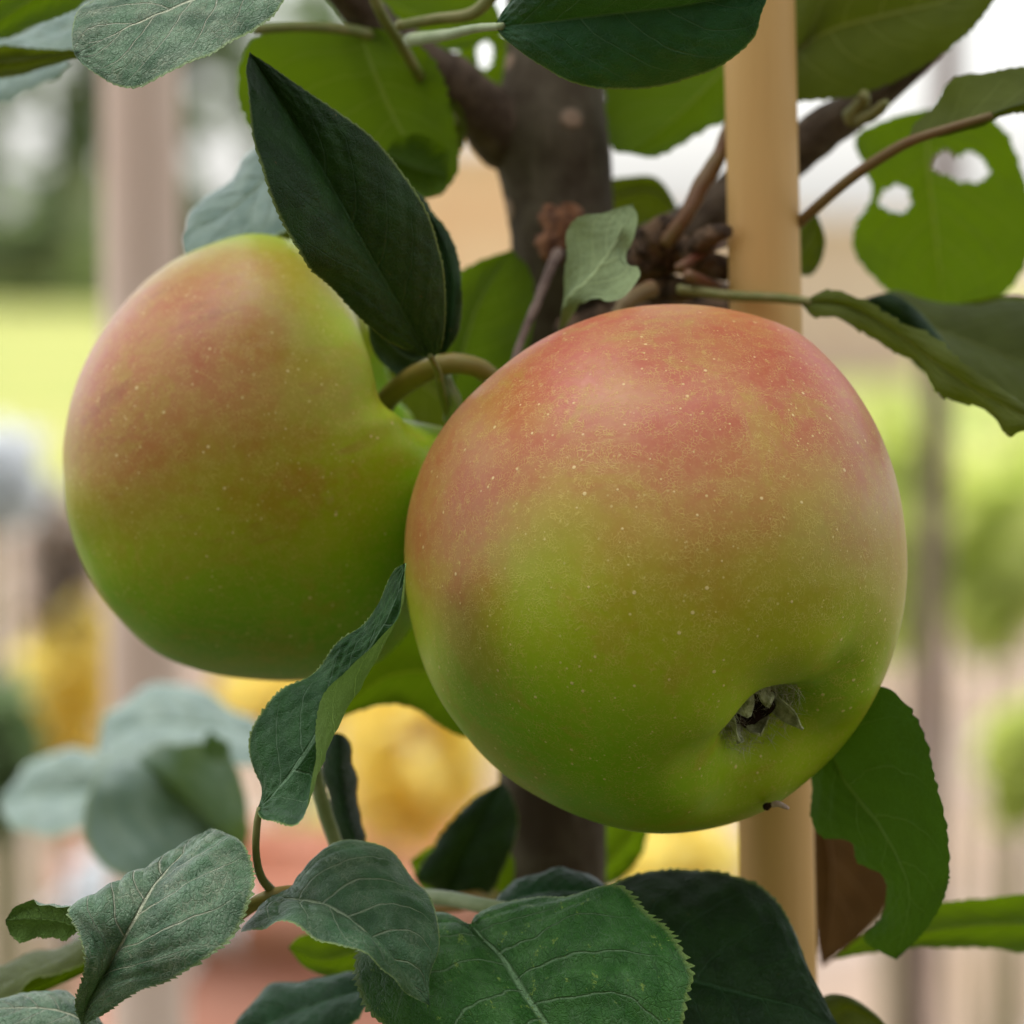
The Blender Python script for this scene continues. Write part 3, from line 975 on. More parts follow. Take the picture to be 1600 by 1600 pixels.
cv, cf = [], []  # unseen crown leaves added above the view to shade leaves and trunk
for i_, (cx_, cy_, cz_, rx_, rz_, n_) in enumerate([(-0.02, 0.98, 1.27, 0.20, 0.12, 90), (0.20, 0.92, 1.30, 0.15, 0.13, 60), (-0.25, 0.95, 1.33, 0.16, 0.12, 50), (0.05, 0.92, 1.50, 0.25, 0.14, 80)]):
    v_, f_ = leafy((cx_, cy_, cz_), (rx_, 0.16, rz_), n_, 0.075, 400 + i_, shell=0.1)
    cf += [tuple(len(cv) + q for q in ff_) for ff_ in f_]
    cv += v_.tolist()
link('crown', cv, cf, M['bg_dark'], tree, smooth=False)

# --- leaves, far ones first
leaf('under', [(560, 40, 95), (585, 110, 95), (620, 190, 98), (690, 305, 100)], [(480, 35), (400, 60), (372, 110), (380, 180), (430, 250), (520, 295), (620, 315)],
     [(640, 60), (680, 100), (700, 150), (712, 210), (716, 265)], M['lit'], teeth=20, tooth=1, nu=90, nv=10, label='bright backlit leaf behind the dark hanging leaf', seed=1)
leaf('under', [(600, 240, 90), (650, 262, 92), (700, 275, 94)], [(620, 215), (660, 210), (700, 235)], [(610, 290), (650, 310), (695, 300)], M['lit'], teeth=0, nu=60, nv=8, seed=2)
leaf('top', [(480, 190, 90), (430, 260, 88), (370, 320, 84), (284, 372, 80)], [(440, 190), (400, 232), (345, 290), (300, 330)], [(500, 270), (470, 330), (420, 380), (340, 410), (295, 402)], M['teal'],
     zl=14, zr=-12, teeth=16, nu=80, nv=10, label='grey sheen leaf behind the top of the left apple', seed=3)
leaf('under', [(420, 300, 95), (400, 350, 95), (350, 420, 95)], [(380, 310), (345, 350), (330, 400)], [(460, 330), (450, 380), (400, 420)], M['olive'], teeth=0, nu=60, nv=8, seed=4)
# upper left corner
leaf('under', [(150, -90, 60), (90, -30, 62), (40, 5, 64), (-30, 50, 66)], [(90, -90), (20, -50), (-40, 0)], [(160, -30), (120, 12), (60, 38), (0, 60)], M['lit'], teeth=18, nu=80, nv=10, seed=5)
leaf('top', [(190, 0, 90), (120, 35, 90), (60, 66, 92), (-30, 90, 95)], [(140, 0), (90, 22), (20, 62), (-20, 66)], [(170, 50), (130, 84), (70, 92), (10, 98)], M['teal'], zl=16, zr=-14, teeth=12, nu=70, nv=10, seed=6)
leaf('under', [(150, 75, 70), (80, 88, 70), (20, 96, 70), (-60, 100, 70)], [(110, 78), (50, 76), (0, 72)], [(120, 90), (60, 108), (0, 122)], M['olive'], teeth=12, nu=70, nv=8, seed=7)
leaf('top', [(110, 100, 120), (50, 120, 120), (-50, 150, 120)], [(90, 95), (30, 98), (-20, 120)], [(80, 125), (40, 145), (-20, 160)], M['teal'], zl=10, zr=-8, teeth=8, nu=50, nv=8, seed=8)
# large grey green leaf at the top left
leaf('top', [(500, -95, 20), (400, -45, 14), (292, 4, 8), (210, 38, 3), (150, 68, 0), (116, 84, -1)],
     [(455, -8, 4), (400, 40, -1), (345, 76, -5), (290, 106, -8), (235, 127, -8), (188, 134, -6), (150, 116, -3), (128, 100, -2)],
     [(420, -120, 34), (320, -95, 34), (220, -55, 26), (160, -14, 17), (126, 14, 10), (113, 48, 4), (113, 70, 1)], M['grey'], teeth=44, tooth=0.45, bulge=1.2, pucker=0.35,
     label='large grey green leaf at the top left corner', seed=9, **SHARP)
# top centre dark leaf
leaf('top', [(772, 42, 22), (840, 36, 16), (950, 22, 12), (1080, 6, 10), (1215, -22, 10)],
     [(792, 8, 20), (850, -40, 10), (950, -80, 2), (1070, -85, 0), (1170, -60, 4)],
     [(795, 66, 20), (840, 100, 17), (890, 127, 16), (950, 139, 16), (1030, 136, 16), (1095, 117, 14), (1145, 90, 12), (1178, 58, 10), (1190, 20, 9), (1200, -5, 9)],
     M['deep'], teeth=40, tooth=0.3, bulge=2.2, pet=[(640, 62, 62, 11), (700, 54, 44, 9), (745, 44, 30, 7), (785, 41, 20, 6)], petmat=M['petiole_pale'], label='broad dark green leaf crossing above the trunk', seed=10, **SHARP)
# backlit leaf behind the cane top
leaf('under', [(1180, 60, 125), (1120, 120, 125), (1060, 180, 125), (985, 240, 125)], [(1100, 60), (1000, 80), (950, 140), (950, 200), (960, 235)], [(1210, 120), (1170, 175), (1110, 200), (1060, 228), (1020, 246)],
     M['lit'], teeth=16, tooth=1.2, nu=90, nv=10, seed=11)
leaf('under', [(900, 330, 150), (960, 310, 150), (1020, 300, 150), (1070, 345, 150)], [(930, 290), (975, 276), (1030, 280)], [(930, 350), (980, 360), (1040, 360)], M['olive'], teeth=0, nu=50, nv=8, seed=12)
leaf('under', [(700, 640, 110), (720, 560, 110), (750, 470, 112), (800, 390, 115)], [(680, 590), (675, 520), (690, 450), (740, 412)], [(760, 650), (800, 600), (830, 520), (830, 430)], M['lit'], teeth=10, nu=80, nv=10, seed=13)
leaf('under', [(640, 150, 120), (680, 170, 118), (730, 200, 118)], [(650, 130), (690, 140), (720, 170)], [(640, 190), (680, 220), (720, 235)], M['olive'], teeth=0, nu=50, nv=8, seed=14)
leaf('under', [(800, 60, 165), (760, 90, 165), (720, 120, 165), (690, 150, 165)], [(770, 50), (735, 64), (700, 100)], [(800, 110), (770, 150), (720, 165)], M['lit'], teeth=0, nu=50, nv=8, holes=((757, 84, 12, 22),), seed=15)
leaf('under', [(560, -30, 150), (620, 10, 150), (700, 40, 150), (790, 50, 150)], [(600, -60), (690, -50), (770, 0)], [(560, 20), (620, 60), (710, 80)], M['lit'], teeth=0, nu=60, nv=8, seed=16)
# the dark hanging leaf and the one folded behind it
leaf('top', [(688, 562, 60), (700, 500, 58), (702, 430, 58), (680, 350, 60), (640, 290, 62)], [(672, 520), (665, 450), (650, 380), (630, 320)], [(716, 520), (722, 450), (712, 390), (690, 345), (660, 310)],
     M['dark'], teeth=20, tooth=0.5, nu=120, nv=10, seed=17)
leaf('top', [(676, 562, 40), (650, 522, 36), (621, 472, 30), (580, 402, 24), (545, 340, 20), (495, 250, 18), (440, 160, 20), (390, 82, 24)],
     [(640, 548, 38), (605, 532, 34), (560, 495, 28), (520, 452, 22), (474, 410, 14), (448, 366, 10), (424, 302, 7), (402, 235, 8), (388, 160, 12), (384, 115, 18)],
     [(690, 540, 38), (697, 480, 34), (692, 415, 30), (672, 345, 26), (645, 293, 23), (615, 250, 20), (575, 208, 18), (525, 172, 17), (462, 130, 19), (415, 98, 22)],
     M['dark'], teeth=46, tooth=0.4, bulge=1.8, pucker=0.35, pet=[(700, 645, 64, 7), (690, 610, 56, 7), (684, 580, 46, 6), (672, 556, 38, 5)], label='long dark green leaf hanging over the left apple', seed=18, **SHARP)
leaf('under', [(680, 560, 70), (640, 560, 66), (600, 530, 62), (575, 500, 60)], [(660, 548), (630, 540), (600, 518)], [(650, 590), (610, 580), (580, 540)], M['dark'], teeth=0, nu=50, nv=8, seed=19)
leaf('under', [(600, 560, 135), (660, 600, 135), (720, 650, 135), (780, 720, 135)], [(650, 540), (720, 560), (790, 640)], [(590, 620), (640, 700), (720, 740)], M['olive'], teeth=0, nu=60, nv=8, seed=62)
# cream leaf against the trunk
leaf('under', [(872, 525, 70), (884, 470, 62), (925, 430, 56), (960, 380, 54), (988, 319, 56)],
     [(877, 490, 68), (883, 440, 64), (884, 400, 62), (886, 360, 62), (905, 340, 60), (940, 333, 58), (966, 325, 57)],
     [(893, 495, 66), (905, 476, 60), (935, 466, 50), (968, 469, 44), (994, 446, 42), (999, 422, 46), (980, 410, 52), (980, 392, 54), (992, 368, 52), (996, 338, 54)],
     M['pale'], teeth=24, tooth=0.3, bulge=1.0, nu=160, nv=14, label='small pale curled leaf standing in front of the trunk', seed=20, wave=0.3)
# right side
leaf('under', [(1225, 92, 105), (1300, 46, 103), (1400, 20, 100), (1480, 0, 98), (1600, -70, 98)], [(1235, 10), (1290, -60), (1400, -110), (1530, -110)],
     [(1225, 150), (1300, 155), (1365, 140), (1440, 104), (1505, 60), (1545, 14), (1570, -30)], M['olive'], teeth=26, tooth=0.8, nu=120, nv=12, bulge=-2, label='broad olive leaf seen from below at the top right', seed=21,
     pet=[(1215, 130, 112, 10), (1245, 90, 106, 10), (1290, 10, 104, 8), (1320, -40, 104, 7)], petmat=M['petiole'])
leaf('under', [(1450, 170, 140), (1450, 260, 140), (1460, 350, 142), (1475, 490, 144)],
     [(1390, 185), (1337, 214), (1350, 262), (1362, 306), (1336, 354), (1334, 390), (1360, 430), (1410, 470)], [(1520, 175), (1565, 200), (1592, 250), (1610, 320), (1608, 400), (1570, 460), (1520, 490)],
     M['lit'], teeth=18, tooth=0.8, nu=150, nv=40, holes=((1400, 311, 24, 21), (1514, 263, 30, 23), (1476, 255, 20, 19)), label='round backlit leaf with two eaten holes', seed=22)
leaf('under', [(1418, 220, 62), (1480, 203, 60), (1550, 178, 56), (1650, 145, 50), (1760, 100, 46)], [(1432, 190), (1458, 158), (1486, 130), (1530, 116), (1610, 100), (1700, 90)],
     [(1480, 212, 60), (1550, 190, 57), (1650, 160, 52), (1720, 130, 48)], M['olive'], teeth=24, tooth=0.5, nu=120, nv=10, zl=16,
     pet=[(1190, 400, 92, 9), (1262, 336, 84, 9), (1330, 278, 74, 9), (1400, 232, 66, 9), (1440, 214, 61, 8), (1550, 180, 56, 6)], petmat=M['petiole_red'], label='folded leaf on a reddish stalk at the upper right', seed=23)
leaf('top', [(1360, 466, 105), (1430, 500, 102), (1530, 540, 98), (1680, 600, 95)], [(1400, 456), (1470, 474), (1560, 470), (1660, 490), (1700, 540)], [(1390, 500), (1450, 560), (1540, 620), (1640, 650)],
     M['olive'], teeth=20, nu=90, nv=10, seed=24, zl=10, zr=-10)
leaf('top', [(1352, 466, 92), (1410, 505, 90), (1470, 560, 88), (1500, 610, 86)], [(1395, 458), (1440, 490), (1490, 560)], [(1390, 520), (1440, 580)], M['dark'], teeth=0, nu=60, nv=8, seed=61)
leaf('under', [(1480, 480, 112), (1560, 485, 112), (1700, 500, 112)], [(1520, 470), (1600, 462)], [(1510, 560), (1570, 610), (1660, 590)], M['olive'], teeth=0, nu=60, nv=8, seed=25)
leaf('under', [(1250, 472, 72), (1320, 476, 68), (1390, 510, 62), (1450, 556, 56), (1520, 605, 50), (1600, 650, 44), (1680, 690, 40)],
     [(1290, 456), (1345, 465), (1394, 492), (1440, 520), (1490, 552), (1540, 592), (1600, 630), (1660, 668)],
     [(1270, 494), (1310, 500), (1352, 522), (1400, 553), (1440, 574), (1464, 600), (1485, 623), (1530, 640), (1556, 658), (1575, 682), (1604, 672), (1650, 690)],
     M['olive'], teeth=18, tooth=0.9, nu=150, nv=12, bulge=-1.2, label='long narrow olive leaf drooping right of the pale cane', seed=26, wave=1.0,
     pet=[(1060, 452, 84, 8), (1140, 462, 80, 8), (1220, 466, 76, 8), (1270, 472, 71, 7)], petmat=M['petiole'])
leaf('under', [(1225, 420, 120), (1262, 380, 120), (1275, 330, 120)], [(1220, 380), (1240, 340)], [(1268, 430), (1290, 380)], M['olive'], teeth=0, nu=40, nv=8, seed=27)
# between and below the apples
leaf('under', [(760, 1080, 100), (680, 1050, 100), (600, 1060, 100), (510, 1130, 100)], [(740, 1000), (650, 960), (560, 1000), (520, 1060)], [(740, 1150), (694, 1137), (650, 1108), (616, 1100), (570, 1108)], M['lit'], teeth=14, nu=80, nv=10, seed=28)
leaf('top', [(560, 1330, 62), (540, 1270, 62), (530, 1200, 62), (528, 1145, 64)], [(540, 1320), (520, 1260), (506, 1190), (512, 1150)], [(566, 1310), (553, 1240), (546, 1185), (544, 1155)], M['dark'], zl=6, zr=10, teeth=8, nu=80, nv=8,
     pet=[(525, 1320, 55, 12), (508, 1270, 50, 12), (494, 1215, 44, 11), (484, 1150, 36, 9), (470, 1080, 30, 7)], petmat=M['petiole_pale'], seed=29)
leaf('top', [(700, 1400, 115), (720, 1340, 110), (750, 1280, 108), (785, 1222, 110)], [(650, 1372), (676, 1325), (702, 1286), (742, 1246)], [(760, 1400), (790, 1350), (810, 1290), (800, 1245)], M['dark'], teeth=12, nu=80, nv=10, seed=30)
leaf('under', [(800, 1410, 120), (740, 1385, 118), (690, 1360, 118), (640, 1345, 118)], [(800, 1340), (740, 1310), (680, 1320)], [(780, 1425), (720, 1415), (660, 1390)], M['lit'], teeth=10, nu=60, nv=8, seed=31)
leaf('under', [(900, 1390, 150), (950, 1350, 150), (985, 1310, 150), (1008, 1280, 150)], [(900, 1330), (940, 1280), (980, 1270)], [(960, 1380), (1000, 1340), (1012, 1300)], M['lit'], teeth=10, nu=60, nv=8, seed=32)
leaf('under', [(1640, 1445, 95), (1540, 1445, 95), (1430, 1460, 96), (1300, 1500, 100)], [(1620, 1400), (1540, 1404), (1460, 1412), (1380, 1440)], [(1620, 1485), (1540, 1482), (1450, 1480), (1370, 1487)], M['lit'], teeth=10, nu=80, nv=10, label='green leaf reaching in from the right edge low in the picture', seed=33)
leaf('under', [(1290, 1150, 48), (1320, 1220, 42), (1380, 1300, 36), (1420, 1390, 40), (1400, 1500, 60)],
     [(1265, 1190, 50), (1268, 1250, 50), (1284, 1304, 48), (1330, 1318, 44), (1340, 1350, 44), (1374, 1366, 44), (1388, 1397, 48), (1376, 1432, 55), (1350, 1470, 60)],
     [(1340, 1060, 36), (1380, 1072, 30), (1414, 1104, 28), (1448, 1165, 26), (1467, 1235, 26), (1482, 1300, 28), (1484, 1362, 32), (1474, 1408, 40), (1440, 1460, 50)],
     M['mid2'] if 'mid2' in M else M['lit'], teeth=34, tooth=0.8, nu=240, nv=20, bulge=-1.0, label='broad leaf with an eaten bay under the right side of the front apple', seed=34)
leaf('under', [(1275, 1190, 150), (1290, 1280, 150), (1300, 1390, 150), (1283, 1512, 150)], [(1262, 1230), (1266, 1330), (1270, 1430)], [(1340, 1230), (1385, 1320), (1392, 1400), (1350, 1460), (1310, 1492)],
     M['brown'], teeth=10, nu=90, nv=10, label='withered red brown leaf showing through the eaten bay beside the cane', seed=60)
leaf('top', [(1250, 1640, 60), (1300, 1590, 60), (1330, 1575, 60), (1390, 1610, 60)], [(1260, 1580), (1290, 1556), (1325, 1556), (1365, 1582)], [(1280, 1660), (1330, 1650)], M['olive'], teeth=0, nu=60, nv=8, seed=35)
# blurred grey teal leaves lower left
leaf('top', [(385, 1330, 260), (330, 1290, 262), (270, 1230, 266), (215, 1185, 270)], [(300, 1376), (220, 1380), (160, 1362), (138, 1300), (140, 1240), (160, 1200)], [(390, 1270), (372, 1200), (320, 1165), (260, 1160)], M['teal'],
     zl=-34, zr=-26, bulge=3, teeth=12, nu=80, nv=12, wave=1, label='blurred teal grey leaf, the larger one at the lower left', seed=36)
leaf('top', [(410, 1160, 300), (330, 1140, 300), (230, 1130, 300), (150, 1170, 300)], [(395, 1125), (350, 1095), (290, 1074), (220, 1078), (170, 1110)], [(400, 1190), (340, 1210), (250, 1215), (180, 1200)], M['teal'],
     zl=26, zr=-30, bulge=3, teeth=10, nu=80, nv=12, wave=1.2, seed=37)
leaf('top', [(230, 1240, 330), (150, 1235, 330), (70, 1245, 330), (0, 1262, 330)], [(200, 1180), (130, 1166), (60, 1190), (15, 1225)], [(220, 1290), (150, 1305), (80, 1305), (20, 1290)], M['teal'], zl=16, zr=-26, bulge=3, teeth=10, nu=80, nv=12, wave=1.2, seed=38)
leaf('under', [(350, 1190, 230), (340, 1170, 230), (326, 1142, 230)], [(325, 1185), (316, 1165)], [(362, 1180), (350, 1160)], M['mid'], teeth=0, nu=30, nv=6, seed=39, zl=6, zr=-6)
# lower left group
leaf('top', [(160, 1440, 62), (100, 1500, 64), (20, 1540, 66), (-60, 1570, 68)], [(130, 1470), (60, 1490), (-20, 1520)], [(150, 1490), (90, 1520), (20, 1550), (-30, 1580)], M['olive'], zl=16, zr=-6, teeth=12, nu=80, nv=10, seed=40)
leaf('under', [(170, 1480, 70), (100, 1515, 70), (20, 1555, 70), (-60, 1590, 70)], [(140, 1480), (60, 1510), (-20, 1540)], [(150, 1510), (80, 1545), (0, 1580)], M['lit'], teeth=0, nu=60, nv=8, seed=41)
leaf('top', [(180, 1640, 22), (120, 1590, 20), (60, 1575, 22), (-60, 1580, 26)], [(150, 1590), (110, 1560), (60, 1553), (0, 1566)], [(150, 1660), (80, 1650), (0, 1640)], M['grey'], zl=12, zr=-8, teeth=20, tooth=0.4, nu=120, nv=14, seed=42)
leaf('under', [(128, 1452, 8), (90, 1440, 10), (50, 1436, 12), (8, 1438, 14)], [(118, 1428, 4), (96, 1419, 5), (60, 1410, 8), (26, 1415, 12)], [(118, 1462, 12), (80, 1466, 14), (46, 1469, 15), (18, 1464, 15)], M['grey'], teeth=22, tooth=0.4,
     nu=160, nv=14, label='curled light green leaf tip at the far left', seed=43)
leaf('top', [(128, 1604, 6), (138, 1564, 4), (163, 1520, 1), (189, 1476, -2), (214, 1432, -3), (240, 1386, 2), (284, 1336, 10), (330, 1294, 18)],
     [(117, 1570, 2), (126, 1530, -2), (132, 1494, -4), (124, 1455, -2), (106, 1424, 2), (150, 1408, 8), (195, 1391, 12), (240, 1368, 16), (285, 1338, 20)],
     [(170, 1580, 0), (215, 1549, -6), (262, 1532, -10), (308, 1511, -12), (350, 1480, -12), (377, 1437, -10), (390, 1404, -8), (397, 1370, -4), (386, 1330, 4), (362, 1304, 12)],
     M['grey'], teeth=50, tooth=0.8, bulge=2.6, pucker=1.0, label='large grey green leaf with pale midrib at the lower left', seed=44, **SHARP)
# leaf below the left group, dark
leaf('top', [(600, 1540, 50), (520, 1560, 50), (440, 1590, 52), (340, 1640, 55)], [(556, 1523), (505, 1525), (440, 1537), (392, 1565)], [(570, 1580), (500, 1620), (400, 1660)], M['deep'], zl=8, zr=-8, teeth=14, nu=90, nv=10, seed=45)
leaf('under', [(600, 1480, 75), (550, 1490, 75), (500, 1500, 75), (450, 1480, 75)], [(580, 1450), (520, 1455), (470, 1462)], [(590, 1530), (540, 1530), (480, 1515)], M['lit'], teeth=0, nu=50, nv=8, seed=46)
# bottom right dark leaf and the sharp one before it
leaf('top', [(930, 1470, 40), (1000, 1500, 36), (1080, 1532, 32), (1180, 1558, 30), (1262, 1580, 30), (1340, 1640, 32)],
     [(940, 1400, 48), (985, 1366, 50), (1049, 1357, 50), (1112, 1361, 48), (1150, 1373, 46), (1190, 1386, 44), (1222, 1416, 40), (1241, 1452, 38), (1256, 1495, 36), (1276, 1540, 34), (1298, 1588, 33)],
     [(960, 1560, 30), (1040, 1640, 24), (1160, 1700, 22), (1280, 1690, 26)], M['dark'], teeth=40, tooth=0.7, bulge=1.6, label='dark shaded leaf at the bottom below the front apple', seed=47, nu=260, nv=18)
leaf('top', [(760, 1430, 52), (820, 1400, 50), (890, 1392, 48), (960, 1400, 48)], [(785, 1400), (825, 1368), (870, 1360), (930, 1370)], [(790, 1450), (850, 1440), (920, 1430)], M['deep'], zl=10, zr=-8, teeth=10, nu=80, nv=10, seed=48)
leaf('top', [(735, 1444, 18), (760, 1472, 14), (787, 1500, 10), (822, 1556, 4), (852, 1600, 0), (900, 1680, -2), (960, 1760, 0)],
     [(690, 1425, 30), (640, 1430, 30), (590, 1450, 26), (560, 1484, 20), (556, 1520, 16), (561, 1552, 12), (577, 1582, 8), (602, 1604, 6), (680, 1680, 0), (820, 1750, -2)],
     [(748, 1424, 24), (780, 1410, 24), (830, 1402, 22), (885, 1400, 18), (940, 1389, 16), (974, 1388, 14), (1008, 1420, 8), (1042, 1447, 4), (1064, 1480, 0), (1084, 1524, -4), (1076, 1552, -5), (1068, 1600, -6), (1050, 1700, -5)],
     M['mid'], teeth=60, tooth=1.3, bulge=2.0, pucker=1.0, label='large sharp green leaf with scattered pale specks at the bottom centre', seed=49, nu=380, nv=26)
tube_px('twig', [(640, 1400, 70, 12), (700, 1404, 60, 12), (760, 1416, 50, 12), (800, 1420, 46, 10)], M['petiole_pale'], tree, n=20, seed=15)
leaf('top', [(425, 1400, 14), (464, 1407, 8), (498, 1413, 4), (530, 1427, 1), (582, 1468, -4), (626, 1516, -6), (671, 1570, -6)],
     [(400, 1425, 6), (376, 1452, 0), (400, 1449, -4), (440, 1446, -9), (485, 1460, -14), (528, 1474, -16), (568, 1487, -16), (602, 1520, -14), (634, 1552, -10)],
     [(446, 1394, 16), (472, 1378, 18), (488, 1348, 20), (516, 1322, 22), (552, 1314, 22), (600, 1326, 20), (636, 1355, 16), (666, 1395, 10), (683, 1437, 4), (686, 1482, 0), (672, 1524, -4)],
     M['sharp2'] if 'sharp2' in M else M['deep2'] if 'deep2' in M else M['mid'], teeth=46, tooth=0.35, bulge=2.0, pucker=0.8, label='green leaf curving over to a point at the lower centre left', seed=50, **SHARP)
# twisted leaf between the apples
leaf('top', [(402, 1266, 8), (441, 1225, 6), (475, 1178, 6), (505, 1130, 8), (540, 1065, 8), (580, 1005, 4), (612, 950, 0), (634, 880, -2)],
     [(408, 1238, 10), (395, 1203, 12), (391, 1156, 14), (404, 1122, 14), (444, 1074, 14), (484, 1050, 14), (514, 1024, 12), (534, 1000, 10), (565, 978, 8), (590, 945, 6), (601, 912, 5), (616, 890, 2)],
     [(409, 1279, 2), (434, 1290, -2), (458, 1291, -5), (472, 1276, -6), (478, 1250, -8), (485, 1222, -10), (488, 1194, -11), (500, 1125, -12), (519, 1069, -12), (547, 1037, -11), (594, 997, -9), (620, 966, -8), (630, 932, -7), (632, 900, -4)],
     M['twist'], teeth=56, tooth=0.6, bulge=1.0, pucker=0.3,
     rrails=([(425, 1268, 4), (462, 1250, 3), (492, 1205, 6), (518, 1150, 8), (556, 1080, 8), (598, 1010, 3), (626, 950, -1)],
             [(440, 1278, 0), (478, 1256, -1), (502, 1205, 0), (530, 1135, 2), (566, 1072, 2), (602, 1002, -2), (630, 948, -4)],),
     pet=[(430, 1398, 18, 8), (408, 1370, 14, 7), (400, 1330, 10, 6), (402, 1285, 8, 6), (406, 1262, 8, 5)], petmat=M['petiole'], label='twisted leaf with its pale underside showing between the apples', seed=51, probe=(0.4, -0.5), nu=360, nv=30)
# pedicel and bits between the apples
tube_px('twig', [(700, 655, 66, 8), (712, 625, 60, 9), (700, 600, 60, 9), (694, 570, 62, 8)], M['petiole_pale'], tree, n=20, seed=16)

# ------------------------------------------------------------------ the cane
ca, cb = P(1177, -420, 0.812), P(1213, 1300, 0.812)
k = (ca[2] + 0.15) / (ca[2] - cb[2])
cg = ca + (cb - ca) * k
path = spline([cg, (ca + cg) / 2, ca], 200)
zf = (path[:, 2] - cg[2]) / (ca[2] - cg[2])
rad = (60.5 - 5.5 * zf ** 6) * pxm(0.812) * (1 + 0.012 * np.sin(zf * 40))
v, f, uv = tube_data(path, rad, 48, 0.012, 60)
cane = empty('garden_cane', [cg[0], cg[1], 0], 'smooth pale tan cane standing right of the trunk behind the front apple', 'cane')
link('shaft', v, f, M['cane'], cane, origin=cg, uv=uv)


# ------------------------------------------------------------------ apples
def srgb(r, g, b):
    c = np.array([r, g, b]) / 255.0
    return np.where(c <= 0.04045, c / 12.92, ((c + 0.055) / 1.055) ** 2.4)


def apple(centre_px, d, rpx, axis, profile, outline, skin_pts, mat, label, lobes=0.02, keep_angles=None, rim_fn=None, seed=0, squash_z=1.0, russet_fn=None):
    c = P(centre_px[0], centre_px[1], d)
    k = pxm(d)
    Rr = rpx * k
    ax = np.array(axis, float)
    ax /= np.linalg.norm(ax)                 # stem direction: right, up, towards the lens
    cx = np.cross([0, 0, 1.0], ax)
    cx /= np.linalg.norm(cx)
    cy = np.cross(ax, cx)
    nt, npn = 200, 260
    pr = spline([(a, b, 0) for a, b in profile], nt)[:, :2]
    ph = np.linspace(0, 2 * math.pi, npn, endpoint=False)
    A, PH = np.meshgrid(np.arange(nt), ph, indexing='ij')
    r_ = pr[A, 0]
    z_ = pr[A, 1].copy()
    lob = 1 + lobes * np.cos(5 * PH + seed) * np.clip(-z_ + 0.1, 0, 1) + 0.6 * lobes * np.cos(3 * PH + 1.3 + seed) + 0.4 * lobes * np.cos(2 * PH + 2 * seed)
    r2 = r_ * lob
    if rim_fn is not None:
        z_ = z_ + rim_fn(r_, z_, PH)
    z_ = z_ + lobes * 1.1 * np.cos(5 * PH + seed) * np.exp(-((r_ - 0.36) / 0.16) ** 2) * np.where(z_ < 0, 1, 0.3) * -np.sign(-z_ + 1e-6)
    X = (cx[None, None] * (r2 * np.cos(PH))[..., None] + cy[None, None] * (r2 * np.sin(PH))[..., None] + ax[None, None] * z_[..., None])
    V = X.reshape(-1, 3)
    # bring the girth to the fruit's real, slightly irregular outline
    ol = np.array(outline, float)
    oa = np.arctan2(centre_px[1] - ol[:, 1], ol[:, 0] - centre_px[0])
    orr = np.hypot(ol[:, 0] - centre_px[0], ol[:, 1] - centre_px[1]) / rpx
    o = np.argsort(oa)
    oa, orr = oa[o], orr[o]
    oa = np.concatenate([oa - 2 * math.pi, oa, oa + 2 * math.pi])
    orr = np.tile(orr, 3)
    for pass_ in range(4):
        wp = c + (AX[None] * V[:, :1] + AY[None] * V[:, 1:2] - AZ[None] * V[:, 2:3]) * Rr - CL
        dp = wp @ AZ
        qx = (800 + (wp @ AX) / dp / S * 1600 - centre_px[0]) / rpx
        qy = (centre_px[1] - 800 + (wp @ AY) / dp / S * 1600) / rpx
        th = np.arctan2(qy, qx)
        rho = np.hypot(qx, qy)
        nb = 180
        bins = ((th + math.pi) / (2 * math.pi) * nb).astype(int) % nb
        sil = np.zeros(nb)
        np.maximum.at(sil, bins, rho)
        cb_ = (np.arange(nb) + 0.5) / nb * 2 * math.pi - math.pi
        ratio = np.interp(cb_, oa, orr) / sil
        if keep_angles:
            for (a0, a1) in keep_angles:
                m_ = (cb_ > R(a0)) & (cb_ < R(a1))
                ratio[m_] = 1
        kern = np.exp(-np.linspace(-2, 2, 13) ** 2)
        kern /= kern.sum()
        ratio = np.convolve(np.concatenate([ratio[-6:], ratio, ratio[:6]]), kern, 'valid')
        q = np.interp(th, np.concatenate([cb_ - 2 * math.pi, cb_, cb_ + 2 * math.pi]), np.tile(ratio, 3))
        s_ = np.interp(th, np.concatenate([cb_ - 2 * math.pi, cb_, cb_ + 2 * math.pi]), np.tile(sil, 3))
        w = np.clip(rho / s_, 0, 1) ** 2
        sc_ = 1 + (q - 1) * w
        V = V * np.stack([sc_, sc_, np.full_like(sc_, squash_z if pass_ == 0 else 1.0)], 1)
    # skin colours: spread from measured places on the fruit
    dirs = V / np.maximum(np.linalg.norm(V, axis=1), 1e-6)[:, None]
    cp, cc, cbw = [], [], []
    for (x, y, col, bl) in skin_pts:
        if len(np.atleast_1d(x)) == 3:
            dv_ = np.array(x, float)
        else:
            a, b = (x - centre_px[0]) / rpx, (centre_px[1] - y) / rpx
            h = math.hypot(a, b)
            if h > 0.98:
                a, b = a / h * 0.98, b / h * 0.98
            dv_ = np.array([a, b, math.sqrt(max(0.02, 1 - a * a - b * b))])
        cp.append(dv_ / np.linalg.norm(dv_))
        cc.append(col)
        cbw.append(bl)
    cp, cc, cbw = np.array(cp), np.array(cc), np.array(cbw)
    D2 = 2 - 2 * dirs @ cp.T
    W = np.exp(-D2 / 0.055) + 1e-6 / (D2 + 0.02)
    W /= W.sum(1)[:, None]
    skin = W @ cc
    blush = W @ cbw
    world = c + (AX[None] * V[:, :1] + AY[None] * V[:, 1:2] - AZ[None] * V[:, 2:3]) * Rr
    faces = grid_faces(nt, npn, True)
    # consistent outward normals
    f0 = faces[(nt // 2) * npn]
    n0 = np.cross(world[f0[1]] - world[f0[0]], world[f0[2]] - world[f0[0]])
    if np.dot(n0, world[f0[0]] - c) < 0:
        faces = [q_[::-1] for q_ in faces]
